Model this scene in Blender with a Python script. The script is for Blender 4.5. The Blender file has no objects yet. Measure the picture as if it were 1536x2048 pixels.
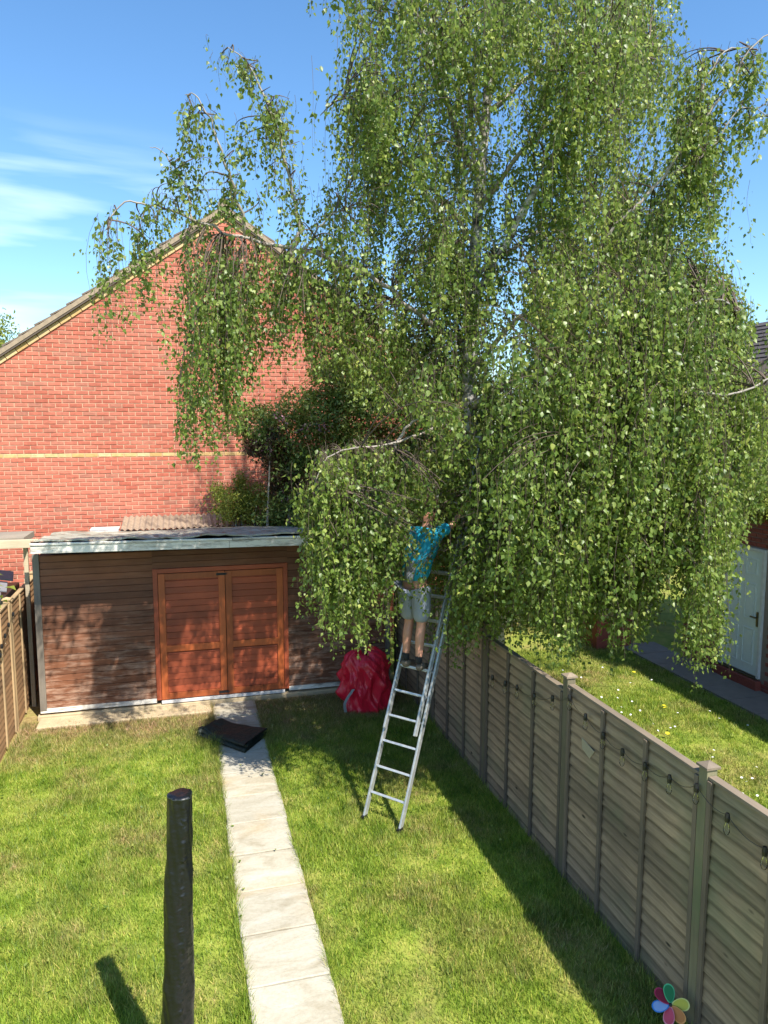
import bpy, math, random
import numpy as np
from mathutils import Matrix, Vector
random.seed(7); rng=np.random.default_rng(7)
sc=bpy.context.scene
# ------------------------------------------------------------------ camera
F=1500.; H=4.3
YAW=math.atan(410/F); PIT=math.atan(179/F)
cf=np.array([math.sin(YAW)*math.cos(PIT),math.cos(YAW)*math.cos(PIT),-math.sin(PIT)])
cr=np.array([math.cos(YAW),-math.sin(YAW),0.]); cu=np.cross(cr,cf)
cam=bpy.data.objects.new('camera',bpy.data.cameras.new('camera'))
sc.collection.objects.link(cam)
m=Matrix.Identity(4)
for i in range(3):
    m[i][0]=cr[i]; m[i][1]=cu[i]; m[i][2]=-cf[i]
m[2][3]=H
cam.matrix_world=m
cam.data.sensor_fit='VERTICAL'; cam.data.sensor_height=36; cam.data.lens=F/2048*36
cam.data.clip_start=0.05; cam.data.clip_end=2000
sc.camera=cam
def ray(x,y): return cf+cr*(x-768)/F+cu*(1024-y)/F
def atY(x,y,Y):
    d=ray(x,y); return np.array([0,0,H])+d*(Y/d[1])
def atZ(x,y,z=0.):
    d=ray(x,y); return np.array([0,0,H])+d*((z-H)/d[2])
# ------------------------------------------------------------------ light
SD=np.array([0.31,-0.72,1.0]); SD/=np.linalg.norm(SD)
EL=math.asin(SD[2]); AZ=math.atan2(SD[0],SD[1])
w=bpy.data.worlds.new('World'); sc.world=w; w.use_nodes=True
nt=w.node_tree; nt.nodes.clear()
sky=nt.nodes.new('ShaderNodeTexSky'); sky.sky_type='NISHITA'; sky.sun_disc=False
sky.sun_elevation=EL; sky.sun_rotation=AZ; sky.air_density=1.0; sky.dust_density=0.35; sky.ozone_density=1.2
tc=nt.nodes.new('ShaderNodeTexCoord'); mp=nt.nodes.new('ShaderNodeMapping')
mp.inputs['Scale'].default_value=(1.3,1.3,12.0); mp.inputs['Rotation'].default_value=(0.0,0.12,0.3)
no=nt.nodes.new('ShaderNodeTexNoise'); no.inputs['Scale'].default_value=1.7; no.inputs['Detail'].default_value=5; no.inputs['Roughness'].default_value=0.45; no.inputs['Distortion'].default_value=0.3
rp=nt.nodes.new('ShaderNodeValToRGB'); rp.color_ramp.elements[0].position=0.46; rp.color_ramp.elements[0].color=(0,0,0,1); rp.color_ramp.elements[1].position=0.72; rp.color_ramp.elements[1].color=(.62,.62,.62,1)
mx=nt.nodes.new('ShaderNodeMixRGB'); mx.inputs['Color2'].default_value=(7.6,8.6,9.8,1)
hs=nt.nodes.new('ShaderNodeHueSaturation'); hs.inputs['Saturation'].default_value=1.1; hs.inputs['Value'].default_value=1.0
bg=nt.nodes.new('ShaderNodeBackground'); bg.inputs['Strength'].default_value=0.12
wo=nt.nodes.new('ShaderNodeOutputWorld')
L=nt.links.new
L(tc.outputs['Generated'],mp.inputs['Vector']); L(mp.outputs[0],no.inputs['Vector']); L(no.outputs['Fac'],rp.inputs['Fac'])
sx=nt.nodes.new('ShaderNodeSeparateXYZ'); L(tc.outputs['Generated'],sx.inputs[0])
def mr_(o,a,b):
    n=nt.nodes.new('ShaderNodeMapRange'); n.interpolation_type='SMOOTHSTEP'; n.inputs['From Min'].default_value=a; n.inputs['From Max'].default_value=b; L(o,n.inputs['Value']); return n.outputs[0]
def mul_(a,b):
    n=nt.nodes.new('ShaderNodeMath'); n.operation='MULTIPLY'; L(a,n.inputs[0]); L(b,n.inputs[1]); return n.outputs[0]
gate=mul_(mr_(sx.outputs[0],.12,-.10),mr_(sx.outputs[2],.345,.28))
tn=nt.nodes.new('ShaderNodeMixRGB'); tn.blend_type='MULTIPLY'; tn.inputs[0].default_value=1; tn.inputs['Color2'].default_value=(.85,1.0,1.10,1); L(sky.outputs[0],tn.inputs['Color1']); L(tn.outputs[0],hs.inputs['Color']); L(hs.outputs[0],mx.inputs['Color1']); L(mul_(rp.outputs[0],gate),mx.inputs['Fac']); L(mx.outputs[0],bg.inputs['Color']); L(bg.outputs[0],wo.inputs['Surface'])
sl=bpy.data.lights.new('sun','SUN'); sl.energy=4.9; sl.angle=math.radians(0.55); sl.color=(1,0.955,0.88)
so=bpy.data.objects.new('sun',sl); sc.collection.objects.link(so)
so.rotation_euler=Vector(SD).to_track_quat('Z','Y').to_euler(); so.location=(4,-4,14)
sc.view_settings.view_transform='Standard'; sc.view_settings.look='None'; sc.view_settings.gamma=1; sc.view_settings.use_curve_mapping=False
sc.view_settings.exposure=0.9
# ------------------------------------------------------------------ helpers
WO={}
def V(*a): return np.array(a,float)
def nrm(a): return a/max(np.linalg.norm(a),1e-9)
def tag(o,label=None,cat=None,group=None,kind=None):
    if label: o['label']=label
    if cat: o['category']=cat
    if group: o['group']=group
    if kind: o['kind']=kind
    return o
def place(o,loc,parent):
    WO[o.name]=np.array(loc,float)
    sc.collection.objects.link(o)
    if parent is not None:
        o.parent=parent; o.location=np.array(loc)-WO[parent.name]
    else: o.location=loc
    return o
def thing(name,label,cat,loc,group=None):
    o=bpy.data.objects.new(name,None); o.empty_display_size=0.1
    place(o,loc,None); return tag(o,label,cat,group)
def tri_mesh(name,v,t,mat,smooth=False):
    v=np.ascontiguousarray(v,dtype=np.float32); t=np.ascontiguousarray(t,dtype=np.int32)
    me=bpy.data.meshes.new(name); me.vertices.add(len(v)); me.vertices.foreach_set('co',v.ravel())
    me.loops.add(t.size); me.loops.foreach_set('vertex_index',t.ravel())
    me.polygons.add(len(t)); me.polygons.foreach_set('loop_start',np.arange(0,t.size,3,dtype=np.int32))
    if smooth: me.polygons.foreach_set('use_smooth',np.ones(len(t),dtype=bool))
    me.update(calc_edges=True); me.materials.append(mat); return me
class MB:
    def __init__(s): s.v=[]; s.f=[]
    def add(s,vs,fs):
        n=len(s.v); s.v.extend([tuple(map(float,p)) for p in vs]); s.f.extend([tuple(i+n for i in f) for f in fs]); return s
    def hexa(s,p):  # 8 points: bottom 4 ccw, top 4 ccw
        return s.add(p,[(3,2,1,0),(4,5,6,7),(0,1,5,4),(1,2,6,5),(2,3,7,6),(3,0,4,7)])
    def box(s,x0,x1,y0,y1,z0,z1):
        return s.hexa([(x0,y0,z0),(x1,y0,z0),(x1,y1,z0),(x0,y1,z0),(x0,y0,z1),(x1,y0,z1),(x1,y1,z1),(x0,y1,z1)])
    def obox(s,c,ax,ay,az):   # centre, half axis vectors
        c=np.array(c,float);ax=np.array(ax,float);ay=np.array(ay,float);az=np.array(az,float)
        q=[(-1,-1),(1,-1),(1,1),(-1,1)]
        return s.hexa([c+a*ax+b*ay-az for a,b in q]+[c+a*ax+b*ay+az for a,b in q])
    def tube(s,pts,rad,n=8,cap=True):
        pts=[np.array(p,float) for p in pts]
        if np.isscalar(rad): rad=[rad]*len(pts)
        t0=nrm(pts[1]-pts[0]); a=np.cross(t0,V(0,0,1))
        if np.linalg.norm(a)<.1: a=np.cross(t0,V(1,0,0))
        a=nrm(a); vs=[]
        for i,p in enumerate(pts):
            t=nrm(pts[min(i+1,len(pts)-1)]-pts[max(i-1,0)])
            a=nrm(a-t*np.dot(a,t)); b=np.cross(t,a)
            for k in range(n):
                an=2*math.pi*k/n; vs.append(p+rad[i]*(math.cos(an)*a+math.sin(an)*b))
        fs=[]
        for i in range(len(pts)-1):
            for k in range(n):
                k2=(k+1)%n; fs.append((i*n+k,i*n+k2,(i+1)*n+k2,(i+1)*n+k))
        if cap: fs.append(tuple(range(n-1,-1,-1))); fs.append(tuple((len(pts)-1)*n+k for k in range(n)))
        return s.add(vs,fs)
    def grid(s,P):  # P: rows x cols x 3
        r,c=len(P),len(P[0]); vs=[q for row in P for q in row]
        return s.add(vs,[(i*c+j,i*c+j+1,(i+1)*c+j+1,(i+1)*c+j) for i in range(r-1) for j in range(c-1)])
    def mesh(s,name,mat,org=(0,0,0),smooth=False):
        me=bpy.data.meshes.new(name); o=np.array(org,float)
        me.from_pydata([tuple(np.array(p)-o) for p in s.v],[],s.f); me.materials.append(mat)
        if smooth: me.polygons.foreach_set('use_smooth',[True]*len(me.polygons))
        me.update(); return me
    def build(s,name,mat,parent=None,loc=None,smooth=False,bevel=0):
        if loc is None: loc=WO[parent.name] if parent is not None else V(0,0,0)
        o=bpy.data.objects.new(name,s.mesh(name,mat,loc,smooth)); place(o,loc,parent)
        if bevel:
            b=o.modifiers.new('bevel','BEVEL'); b.width=bevel; b.segments=2; b.limit_method='ANGLE'
        return o
def mesh_obj(name,me,parent=None,loc=None):
    if loc is None: loc=V(0,0,0)
    o=bpy.data.objects.new(name,me); return place(o,loc,parent)
def spline(pts,n=6):
    pts=[np.array(p,float) for p in pts]; out=[]
    P=[2*pts[0]-pts[1]]+pts+[2*pts[-1]-pts[-2]]
    for i in range(1,len(P)-2):
        for k in range(n):
            t=k/n; a,b,c,d=P[i-1:i+3]
            out.append(.5*((2*b)+(-a+c)*t+(2*a-5*b+4*c-d)*t*t+(-a+3*b-3*c+d)*t**3))
    out.append(pts[-1]); return out
def vnoise(x,y,sc_,seed=0):
    x=np.asarray(x)/sc_; y=np.asarray(y)/sc_
    xi=np.floor(x).astype(int); yi=np.floor(y).astype(int); xf=x-xi; yf=y-yi
    xf=xf*xf*(3-2*xf); yf=yf*yf*(3-2*yf)
    def h(a,b):
        n=(a*374761393+b*668265263+seed*69069)&0xffffffff; n=((n^(n>>13))*1274126177)&0xffffffff
        return ((n^(n>>16))&0xffff)/65535.
    return (h(xi,yi)*(1-xf)+h(xi+1,yi)*xf)*(1-yf)+(h(xi,yi+1)*(1-xf)+h(xi+1,yi+1)*xf)*yf
# ------------------------------------------------------------------ materials
def newmat(name):
    m=bpy.data.materials.new(name); m.use_nodes=True; t=m.node_tree; t.nodes.clear()
    o=t.nodes.new('ShaderNodeOutputMaterial'); b=t.nodes.new('ShaderNodeBsdfPrincipled'); t.links.new(b.outputs[0],o.inputs[0])
    return m,t,b,o
def N(t,k,**kw):
    n=t.nodes.new(k)
    for a,b in kw.items():
        if a in n.inputs: n.inputs[a].default_value=b
        else: setattr(n,a,b)
    return n
def ramp(t,fac,stops):
    r=t.nodes.new('ShaderNodeValToRGB'); e=r.color_ramp.elements
    while len(e)<len(stops): e.new(0.5)
    for q,(p,c) in zip(e,stops): q.position=p; q.color=tuple(c)+(1,)
    t.links.new(fac,r.inputs['Fac']); return r.outputs['Color']
def mixc(t,fac,a,b,mode='MIX'):
    n=t.nodes.new('ShaderNodeMixRGB'); n.blend_type=mode
    for s,v in (('Fac',fac),('Color1',a),('Color2',b)):
        if hasattr(v,'links'): t.links.new(v,n.inputs[s])
        elif s=='Fac': n.inputs[s].default_value=v
        else: n.inputs[s].default_value=tuple(v)+(1,)
    return n.outputs[0]
def noise(t,scale,stretch=(1,1,1),detail=4,rough=.55,coord='pos',dist=0):
    if coord=='pos': v=t.nodes.new('ShaderNodeNewGeometry').outputs['Position']
    else: v=t.nodes.new('ShaderNodeTexCoord').outputs[coord]
    mp=t.nodes.new('ShaderNodeMapping'); mp.inputs['Scale'].default_value=stretch; t.links.new(v,mp.inputs['Vector'])
    n=t.nodes.new('ShaderNodeTexNoise'); n.inputs['Scale'].default_value=scale; n.inputs['Detail'].default_value=detail; n.inputs['Roughness'].default_value=rough; n.inputs['Distortion'].default_value=dist
    t.links.new(mp.outputs[0],n.inputs['Vector']); return n.outputs['Fac']
def rnd(t,which):
    if which=='island': return t.nodes.new('ShaderNodeNewGeometry').outputs['Random Per Island']
    return t.nodes.new('ShaderNodeObjectInfo').outputs['Random']
def bump(t,b,h,strength=.4,dist=.01):
    n=t.nodes.new('ShaderNodeBump'); n.inputs['Strength'].default_value=strength; n.inputs['Distance'].default_value=dist
    t.links.new(h,n.inputs['Height']); t.links.new(n.outputs[0],b.inputs['Normal'])
def plain(name,col,rough=.6,metal=0,var=0.12,bstr=.2,scale=12):
    m,t,b,o=newmat(name); n=noise(t,scale)
    c=mixc(t,n,tuple(x*(1-var*2) for x in col),tuple(min(1,x*(1+var*2)) for x in col))
    t.links.new(c,b.inputs['Base Color']); b.inputs['Roughness'].default_value=rough; b.inputs['Metallic'].default_value=metal
    if bstr: bump(t,b,noise(t,scale*4),bstr,.004)
    return m
def wood(name,c1,c2,axis='X',which='object',rough=.75,pale=None,palefac=(.6,.75),lowpale=None,grain=1.0,knots_lapshade=False,gmix=None):
    m,t,b,o=newmat(name)
    st={'X':(.8,14,14),'Y':(14,.8,14),'Z':(14,14,.8)}[axis]
    g=noise(t,3.5*grain,st,6,.62,dist=.4); r=rnd(t,which)
    c=mixc(t,g,c1,c2)
    v=ramp(t,r,[(0,(.72,.72,.72)),(1,(1.2,1.17,1.15))]); c=mixc(t,1,c,v,'MULTIPLY')
    big=noise(t,1.3,(1,1,1),5,.6); v2=ramp(t,big,[(.3,(.72,.72,.74)),(.7,(1.18,1.16,1.12))]); c=mixc(t,1,c,v2,'MULTIPLY')
    if pale:
        st2={'X':(1,5,5),'Y':(5,1,5),'Z':(5,5,1)}[axis]
        pn=noise(t,2.6,st2,6,.72); f=ramp(t,pn,[(palefac[0],(0,0,0)),(palefac[1],(1,1,1))])
        if lowpale:
            sp=t.nodes.new('ShaderNodeSeparateXYZ'); t.links.new(t.nodes.new('ShaderNodeNewGeometry').outputs['Position'],sp.inputs[0])
            mr=t.nodes.new('ShaderNodeMapRange'); mr.inputs['From Min'].default_value=lowpale[0]; mr.inputs['From Max'].default_value=lowpale[1]; mr.inputs['To Min'].default_value=1; mr.inputs['To Max'].default_value=.08
            t.links.new(sp.outputs[2],mr.inputs['Value']); f=mixc(t,1,f,mr.outputs[0],'MULTIPLY')
        c=mixc(t,f,c,pale)
    if gmix:
        gn=noise(t,.9,(1,1,1),4,.6); f=ramp(t,gn,[(.5,(0,0,0)),(.68,(.55,.55,.55))]); c=mixc(t,f,c,gmix)
    if knots_lapshade:
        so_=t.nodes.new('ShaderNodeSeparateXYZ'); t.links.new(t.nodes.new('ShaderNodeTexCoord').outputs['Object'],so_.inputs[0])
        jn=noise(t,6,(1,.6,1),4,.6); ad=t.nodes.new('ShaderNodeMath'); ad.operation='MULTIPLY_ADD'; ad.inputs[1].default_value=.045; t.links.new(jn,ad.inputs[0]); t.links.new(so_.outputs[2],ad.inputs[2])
        c=mixc(t,1,c,ramp(t,ad.outputs[0],[(0.02,(.62,.6,.58)),(.032,(1.12,1.1,1.05)),(.085,(1,1,1)),(.125,(.25,.23,.21))]),'MULTIPLY')  # board edges darkened: grime plus the shade under each lap, painted into the colour
        vo=t.nodes.new('ShaderNodeTexVoronoi'); vo.inputs['Scale'].default_value=2.2
        mp=t.nodes.new('ShaderNodeMapping'); mp.inputs['Scale'].default_value=tuple(x if x<1 else 2.2 for x in st)
        t.links.new(t.nodes.new('ShaderNodeNewGeometry').outputs['Position'],mp.inputs[0]); t.links.new(mp.outputs[0],vo.inputs['Vector'])
        f=ramp(t,vo.outputs['Distance'],[(.035,(1,1,1)),(.075,(0,0,0))]); c=mixc(t,f,c,tuple(x*.35 for x in c1))
    t.links.new(c,b.inputs['Base Color']); b.inputs['Roughness'].default_value=rough; bump(t,b,g,.5,.006); return m
def brickmat(name,which,cols=None):
    m,t,b,o=newmat(name); r=rnd(t,which)
    cols=cols or [(0,(.42,.105,.060)),(.3,(.48,.135,.080)),(.65,(.51,.155,.095)),(.93,(.47,.16,.10)),(1,(.37,.14,.09))]
    c=ramp(t,r,cols); n=noise(t,16,(1,1,1.6),5,.65)
    c=mixc(t,1,c,ramp(t,n,[(.3,(.78,.76,.76)),(.72,(1.18,1.2,1.2))]),'MULTIPLY')
    n2=noise(t,.8,(1,1,1),3); c=mixc(t,1,c,ramp(t,n2,[(.35,(.9,.88,.88)),(.65,(1.08,1.08,1.08))]),'MULTIPLY')
    t.links.new(c,b.inputs['Base Color']); b.inputs['Roughness'].default_value=.72; bump(t,b,noise(t,60),.35,.004); return m
def leafmat(name,stops,trans=.35,gloss=.35,rough=.38,tcol=(.35,.5,.06),which='island'):
    m,t,b,o=newmat(name); r=rnd(t,which); c=ramp(t,r,stops)
    n=noise(t,.9,(1,1,.6),3); c=mixc(t,1,c,ramp(t,n,[(.3,(.72,.78,.8)),(.7,(1.22,1.15,1.05))]),'MULTIPLY')
    t.links.new(c,b.inputs['Base Color']); b.inputs['Roughness'].default_value=rough; b.inputs['Specular IOR Level'].default_value=gloss
    tr=t.nodes.new('ShaderNodeBsdfTranslucent'); tcl=mixc(t,.5,c,tcol); t.links.new(tcl,tr.inputs['Color'])
    ms=t.nodes.new('ShaderNodeMixShader'); ms.inputs[0].default_value=trans
    t.links.new(b.outputs[0],ms.inputs[1]); t.links.new(tr.outputs[0],ms.inputs[2]); t.links.new(ms.outputs[0],o.inputs[0]); return m
def lawncolor(t,blade):
    n1=noise(t,1.1,(1,.8,1),5,.6); n2=noise(t,3.4,(1,1,1),5,.65); n3=noise(t,14,(1,1,1),3,.6)
    green=ramp(t,n2,[(.3,(.12,.215,.014)),(.5,(.245,.345,.036)),(.7,(.37,.43,.08))])
    dry=ramp(t,n3,[(.3,(.26,.20,.075)),(.7,(.46,.37,.17))])
    f=ramp(t,n1,[(.46,(0,0,0)),(.66,(.8,.8,.8))])
    f2=ramp(t,noise(t,5.5,(1,1,1),6,.7),[(.35,(.15,.15,.15)),(.65,(1,1,1))]); f=mixc(t,1,f,f2,'MULTIPLY')
    # worn strip in front of the shed
    sp=t.nodes.new('ShaderNodeSeparateXYZ'); t.links.new(t.nodes.new('ShaderNodeNewGeometry').outputs['Position'],sp.inputs[0])
    mr=t.nodes.new('ShaderNodeMapRange'); mr.inputs['From Min'].default_value=9.6; mr.inputs['From Max'].default_value=11.1; t.links.new(sp.outputs[1],mr.inputs['Value'])
    mrx=t.nodes.new('ShaderNodeMapRange'); mrx.inputs['From Min'].default_value=3.3; mrx.inputs['From Max'].default_value=3.5; mrx.inputs['To Min'].default_value=1; mrx.inputs['To Max'].default_value=.12; t.links.new(sp.outputs[0],mrx.inputs['Value'])
    mq=mixc(t,1,mr.outputs[0],mrx.outputs[0],'MULTIPLY')
    f3=mixc(t,1,mq,ramp(t,n2,[(.3,(.35,.35,.35)),(.6,(1,1,1))]),'MULTIPLY')
    f=mixc(t,1,f,f3,'ADD')
    return mixc(t,f,green,dry),n3
def lawnmat(name,blade):
    m,t,b,o=newmat(name); c,n3=lawncolor(t,blade)
    if blade:
        r=rnd(t,'island'); c=mixc(t,1,c,ramp(t,r,[(0,(.42,.5,.42)),(.6,(1.0,1.0,.9)),(.84,(1.35,1.3,1.2)),(.87,(1.7,1.25,1.9)),(1,(2.0,1.4,2.4))]),'MULTIPLY')
        t.links.new(c,b.inputs['Base Color']); b.inputs['Roughness'].default_value=.5; b.inputs['Specular IOR Level'].default_value=.3
        tr=t.nodes.new('ShaderNodeBsdfTranslucent'); t.links.new(c,tr.inputs['Color'])
        ms=t.nodes.new('ShaderNodeMixShader'); ms.inputs[0].default_value=.3
        t.links.new(b.outputs[0],ms.inputs[1]); t.links.new(tr.outputs[0],ms.inputs[2]); t.links.new(ms.outputs[0],o.inputs[0])
    else:
        c=mixc(t,1,c,(.8,.72,.62),'MULTIPLY'); t.links.new(c,b.inputs['Base Color']); b.inputs['Roughness'].default_value=.95
        bump(t,b,n3,.8,.02)
    return m
M={}
M['lawn']=lawnmat('lawn_soil',False); M['blade']=lawnmat('grass_blade',True)
M['brick']=brickmat('red_brick','island'); M['brick_o']=brickmat('red_brick_single','object')
cream=[(0,(.50,.31,.11)),(.5,(.60,.40,.17)),(1,(.64,.46,.24))]
M['cream']=brickmat('cream_brick','object',cream)
dk=[(0,(.20,.045,.03)),(.5,(.27,.06,.04)),(1,(.22,.07,.05))]
M['gbrick']=brickmat('dark_red_brick','island',dk); M['gbrick_o']=brickmat('dark_red_brick_single','object',dk)
M['mortar']=plain('mortar',(.58,.38,.25),.9,0,.1,.3,20)
M['mortar_dark']=plain('grey_mortar',(.25,.19,.15),.9,0,.1,.3,20)
M['tile']=plain('roof_tile',(.17,.13,.10),.85,0,.3,.5,9)
M['tile_dark']=plain('dark_roof_tile',(.07,.055,.05),.8,0,.3,.5,9)
M['vergebed']=plain('verge_mortar',(.33,.25,.17),.9,0,.2,.4,14)
M['soffit']=plain('verge_soffit',(.10,.075,.055),.8)
M['shedboard']=wood('faded_shed_board',(.125,.046,.020),(.24,.094,.044),'X','object',.75,(.50,.33,.23),(.46,.68),(.15,1.7))
M['door']=wood('orange_stained_board',(.32,.060,.022),(.46,.105,.040),'X','object',.55)
M['doorframe']=wood('orange_stained_frame',(.37,.078,.020),(.52,.135,.036),'Z','object',.5)
M['greywood']=wood('grey_corner_post',(.12,.105,.085),(.24,.21,.17),'Z')
M['fascia']=wood('flaking_fascia',(.20,.17,.14),(.55,.50,.42),'X','object',.8,(.78,.73,.64),(.36,.52))
M['fence']=wood('weathered_fence_board',(.13,.088,.052),(.50,.36,.23),'Y','object',.8,None,gmix=(.16,.175,.09),knots_lapshade=True)
M['fence_v']=wood('fence_batten',(.10,.075,.052),(.21,.16,.115),'Z','object',.8)
M['fence_post']=wood('fence_post',(.13,.11,.065),(.25,.21,.13),'Z','object',.8,gmix=(.12,.16,.07))
M['fence_cap']=wood('fence_capping',(.16,.12,.085),(.34,.27,.19),'Y')
M['lfence']=wood('new_fence_board',(.23,.125,.055),(.42,.25,.12),'Y','object',.75)
M['lfence_v']=wood('new_fence_batten',(.40,.27,.13),(.58,.42,.23),'Z')
M['darkwood']=wood('dark_timber',(.02,.014,.011),(.05,.034,.025),'Y')
M['oldplank']=wood('old_plank',(.16,.13,.10),(.38,.33,.25),'X')
M['paleplank']=wood('pale_plank',(.38,.31,.20),(.56,.48,.34),'X')
M['white']=plain('white_paint',(.62,.60,.57),.5,0,.12,.1)
M['black']=plain('black_plastic',(.012,.012,.013),.35,0,.1,.1)
M['concrete']=plain('concrete_ledge',(.46,.36,.22),.9,0,.15,.4,8)
M['path_grey']=plain('grey_path_slab',(.24,.19,.15),.9,0,.12,.4,6)
def felt():
    m,t,b,o=newmat('green_roof_felt'); n=noise(t,2.2,(1,2.5,1),6,.65)
    c=ramp(t,n,[(.34,(.10,.09,.065)),(.48,(.31,.29,.22)),(.66,(.47,.45,.36))])
    f=ramp(t,noise(t,7,(1,1,1),5,.7),[(.54,(0,0,0)),(.66,(1,1,1))]); c=mixc(t,f,c,(.26,.12,.065))
    t.links.new(c,b.inputs['Base Color']); b.inputs['Roughness'].default_value=.85; bump(t,b,noise(t,5),1.0,.08); return m
M['felt']=felt()
def slab():
    m,t,b,o=newmat('sandstone_slab'); r=rnd(t,'object')
    n=noise(t,1.6,(1,2.6,1),6,.6,dist=1.2); c=ramp(t,n,[(.32,(.34,.295,.21)),(.5,(.44,.40,.31)),(.7,(.49,.46,.38))])
    f=ramp(t,noise(t,.9,(1,2,1),3,.5,dist=.8),[(.55,(0,0,0)),(.7,(.45,.45,.45))]); c=mixc(t,f,c,(.46,.34,.19))
    c=mixc(t,1,c,ramp(t,r,[(0,(.88,.88,.88)),(1,(1.04,1.03,1.0))]),'MULTIPLY')
    c=mixc(t,1,c,ramp(t,noise(t,30,(1,1,1),5,.7),[(.3,(.86,.85,.82)),(.6,(1,1,1))]),'MULTIPLY')
    t.links.new(c,b.inputs['Base Color']); b.inputs['Roughness'].default_value=.85; bump(t,b,noise(t,3.5,(1,2.2,1),6,.6,dist=1.2),.35,.02); return m
M['slab']=slab()
M['alu']=plain('weathered_aluminium',(.44,.45,.43),.45,.55,.25,.25,14)
M['alu_rung']=plain('scuffed_rung',(.55,.56,.56),.4,.5,.2,.2,20)
def bark():
    m,t,b,o=newmat('birch_bark'); n=noise(t,5,(1,1,3.5),6,.65); n2=noise(t,9,(1,1,.5),5,.7)
    c=ramp(t,n,[(.36,(.03,.028,.025)),(.44,(.22,.20,.18)),(.56,(.50,.48,.44)),(.8,(.62,.60,.56))])
    c=mixc(t,ramp(t,n2,[(.5,(0,0,0)),(.66,(.8,.8,.8))]),c,(.13,.12,.10))
    t.links.new(c,b.inputs['Base Color']); b.inputs['Roughness'].default_value=.8; bump(t,b,n,.6,.02); return m
M['bark']=bark()
M['twig']=plain('brown_twig',(.10,.07,.05),.7,0,.3,.2)
M['limb']=plain('grey_limb_bark',(.30,.26,.22),.8,0,.4,.4,9)
M['cutwood']=plain('sawn_wood',(.48,.30,.15),.8,0,.2,.4,14)
M['birchleaf']=leafmat('birch_leaf',[(0,(.07,.12,.02)),(.35,(.13,.20,.033)),(.7,(.20,.275,.055)),(.93,(.29,.35,.10)),(1,(.43,.45,.11))],.40,.40,.40,(.46,.56,.11))
M['birchleaf_o']=leafmat('birch_leaf_single',[(0,(.07,.12,.022)),(.5,(.15,.215,.045)),(.93,(.26,.32,.09)),(1,(.40,.42,.09))],.40,.40,.40,(.46,.56,.11),which='object')
M['bushleaf']=leafmat('dark_bush_leaf',[(0,(.06,.10,.025)),(.5,(.135,.19,.045)),(.85,(.21,.27,.06)),(1,(.27,.22,.09))],.22,.35,.45)
M['redleaf']=leafmat('purple_leaf',[(0,(.03,.014,.012)),(.5,(.06,.03,.022)),(.8,(.06,.08,.02)),(1,(.14,.06,.05))],.2,.3,.45,(.2,.08,.04))
M['limebush']=leafmat('yellow_green_leaf',[(0,(.10,.14,.02)),(.5,(.20,.24,.04)),(1,(.32,.33,.06))],.3,.35,.45)
M['fartree']=leafmat('hedge_leaf',[(0,(.02,.04,.012)),(.5,(.05,.085,.018)),(1,(.10,.14,.03))],.25,.3,.5)
M['pink']=leafmat('pink_petal',[(0,(.50,.22,.30)),(.6,(.62,.33,.40)),(1,(.7,.5,.5))],.3,.2,.6,(.6,.3,.35))
M['redpetal']=leafmat('red_petal',[(0,(.45,.04,.03)),(1,(.6,.09,.06))],.3,.2,.6,(.6,.1,.05))
M['daisy']=plain('daisy_petal',(.75,.75,.70),.7); M['yellow']=plain('yellow_petal',(.75,.62,.02),.6)
M['skin']=plain('skin',(.50,.235,.155),.5,0,.08,.05); M['hair']=plain('brown_hair',(.06,.035,.02),.6)
def cloth(name,col,rough=.8,sheen=0,sc_=9,bs=.5):
    m,t,b,o=newmat(name); n=noise(t,sc_,(1,1,.5),4,.6); c=mixc(t,n,tuple(x*.75 for x in col),tuple(x*1.2 for x in col))
    t.links.new(c,b.inputs['Base Color']); b.inputs['Roughness'].default_value=rough; bump(t,b,noise(t,sc_*1.6,(1,1,.35),3,.5),bs,.03); return m
M['shirt']=cloth('turquoise_shirt',(.010,.30,.46)); M['shirtgrey']=cloth('grey_back_panel',(.20,.21,.23)); M['shorts']=cloth('grey_shorts',(.26,.28,.34)); M['sock']=cloth('black_sock',(.012,.012,.013)); M['boot']=cloth('brown_boot',(.13,.10,.07))
M['red']=cloth('red_nylon',(.66,.014,.04),.36,0,9,1.0); M['strap']=plain('grey_strap',(.26,.30,.31),.6)
M['cover']=cloth('black_parasol_cover',(.004,.0045,.006),.40,0,9,.30)
def coverfix():
    t=M['cover'].node_tree
    for n in t.nodes:
        if n.type=='MAPPING': n.inputs['Scale'].default_value=(1,1,1.6)
        if n.type=='BSDF_PRINCIPLED': n.inputs['Specular IOR Level'].default_value=.5
coverfix()
M['tarp']=cloth('black_tarpaulin',(.020,.027,.016),.6,0,6,1.0)
M['doorwhite']=plain('white_door',(.66,.70,.66),.45,0,.05,.05); M['brass']=plain('dull_brass',(.16,.13,.08),.4,.8)
M['glass']=plain('clear_bulb_glass',(.75,.76,.76),.1,0,.05,0); 
def bulbglass():
    m,t,b,o=newmat('clear_bulb_glass2'); g=t.nodes.new('ShaderNodeBsdfGlossy'); g.inputs['Roughness'].default_value=.08; g.inputs['Color'].default_value=(.9,.9,.9,1)
    tr=t.nodes.new('ShaderNodeBsdfTransparent'); tr.inputs[0].default_value=(.93,.94,.94,1); fr=t.nodes.new('ShaderNodeFresnel'); fr.inputs[0].default_value=1.3
    ms=t.nodes.new('ShaderNodeMixShader'); t.links.new(fr.outputs[0],ms.inputs[0]); t.links.new(tr.outputs[0],ms.inputs[1]); t.links.new(g.outputs[0],ms.inputs[2]); t.links.new(ms.outputs[0],o.inputs[0]); return m
M['glass']=bulbglass()
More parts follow.
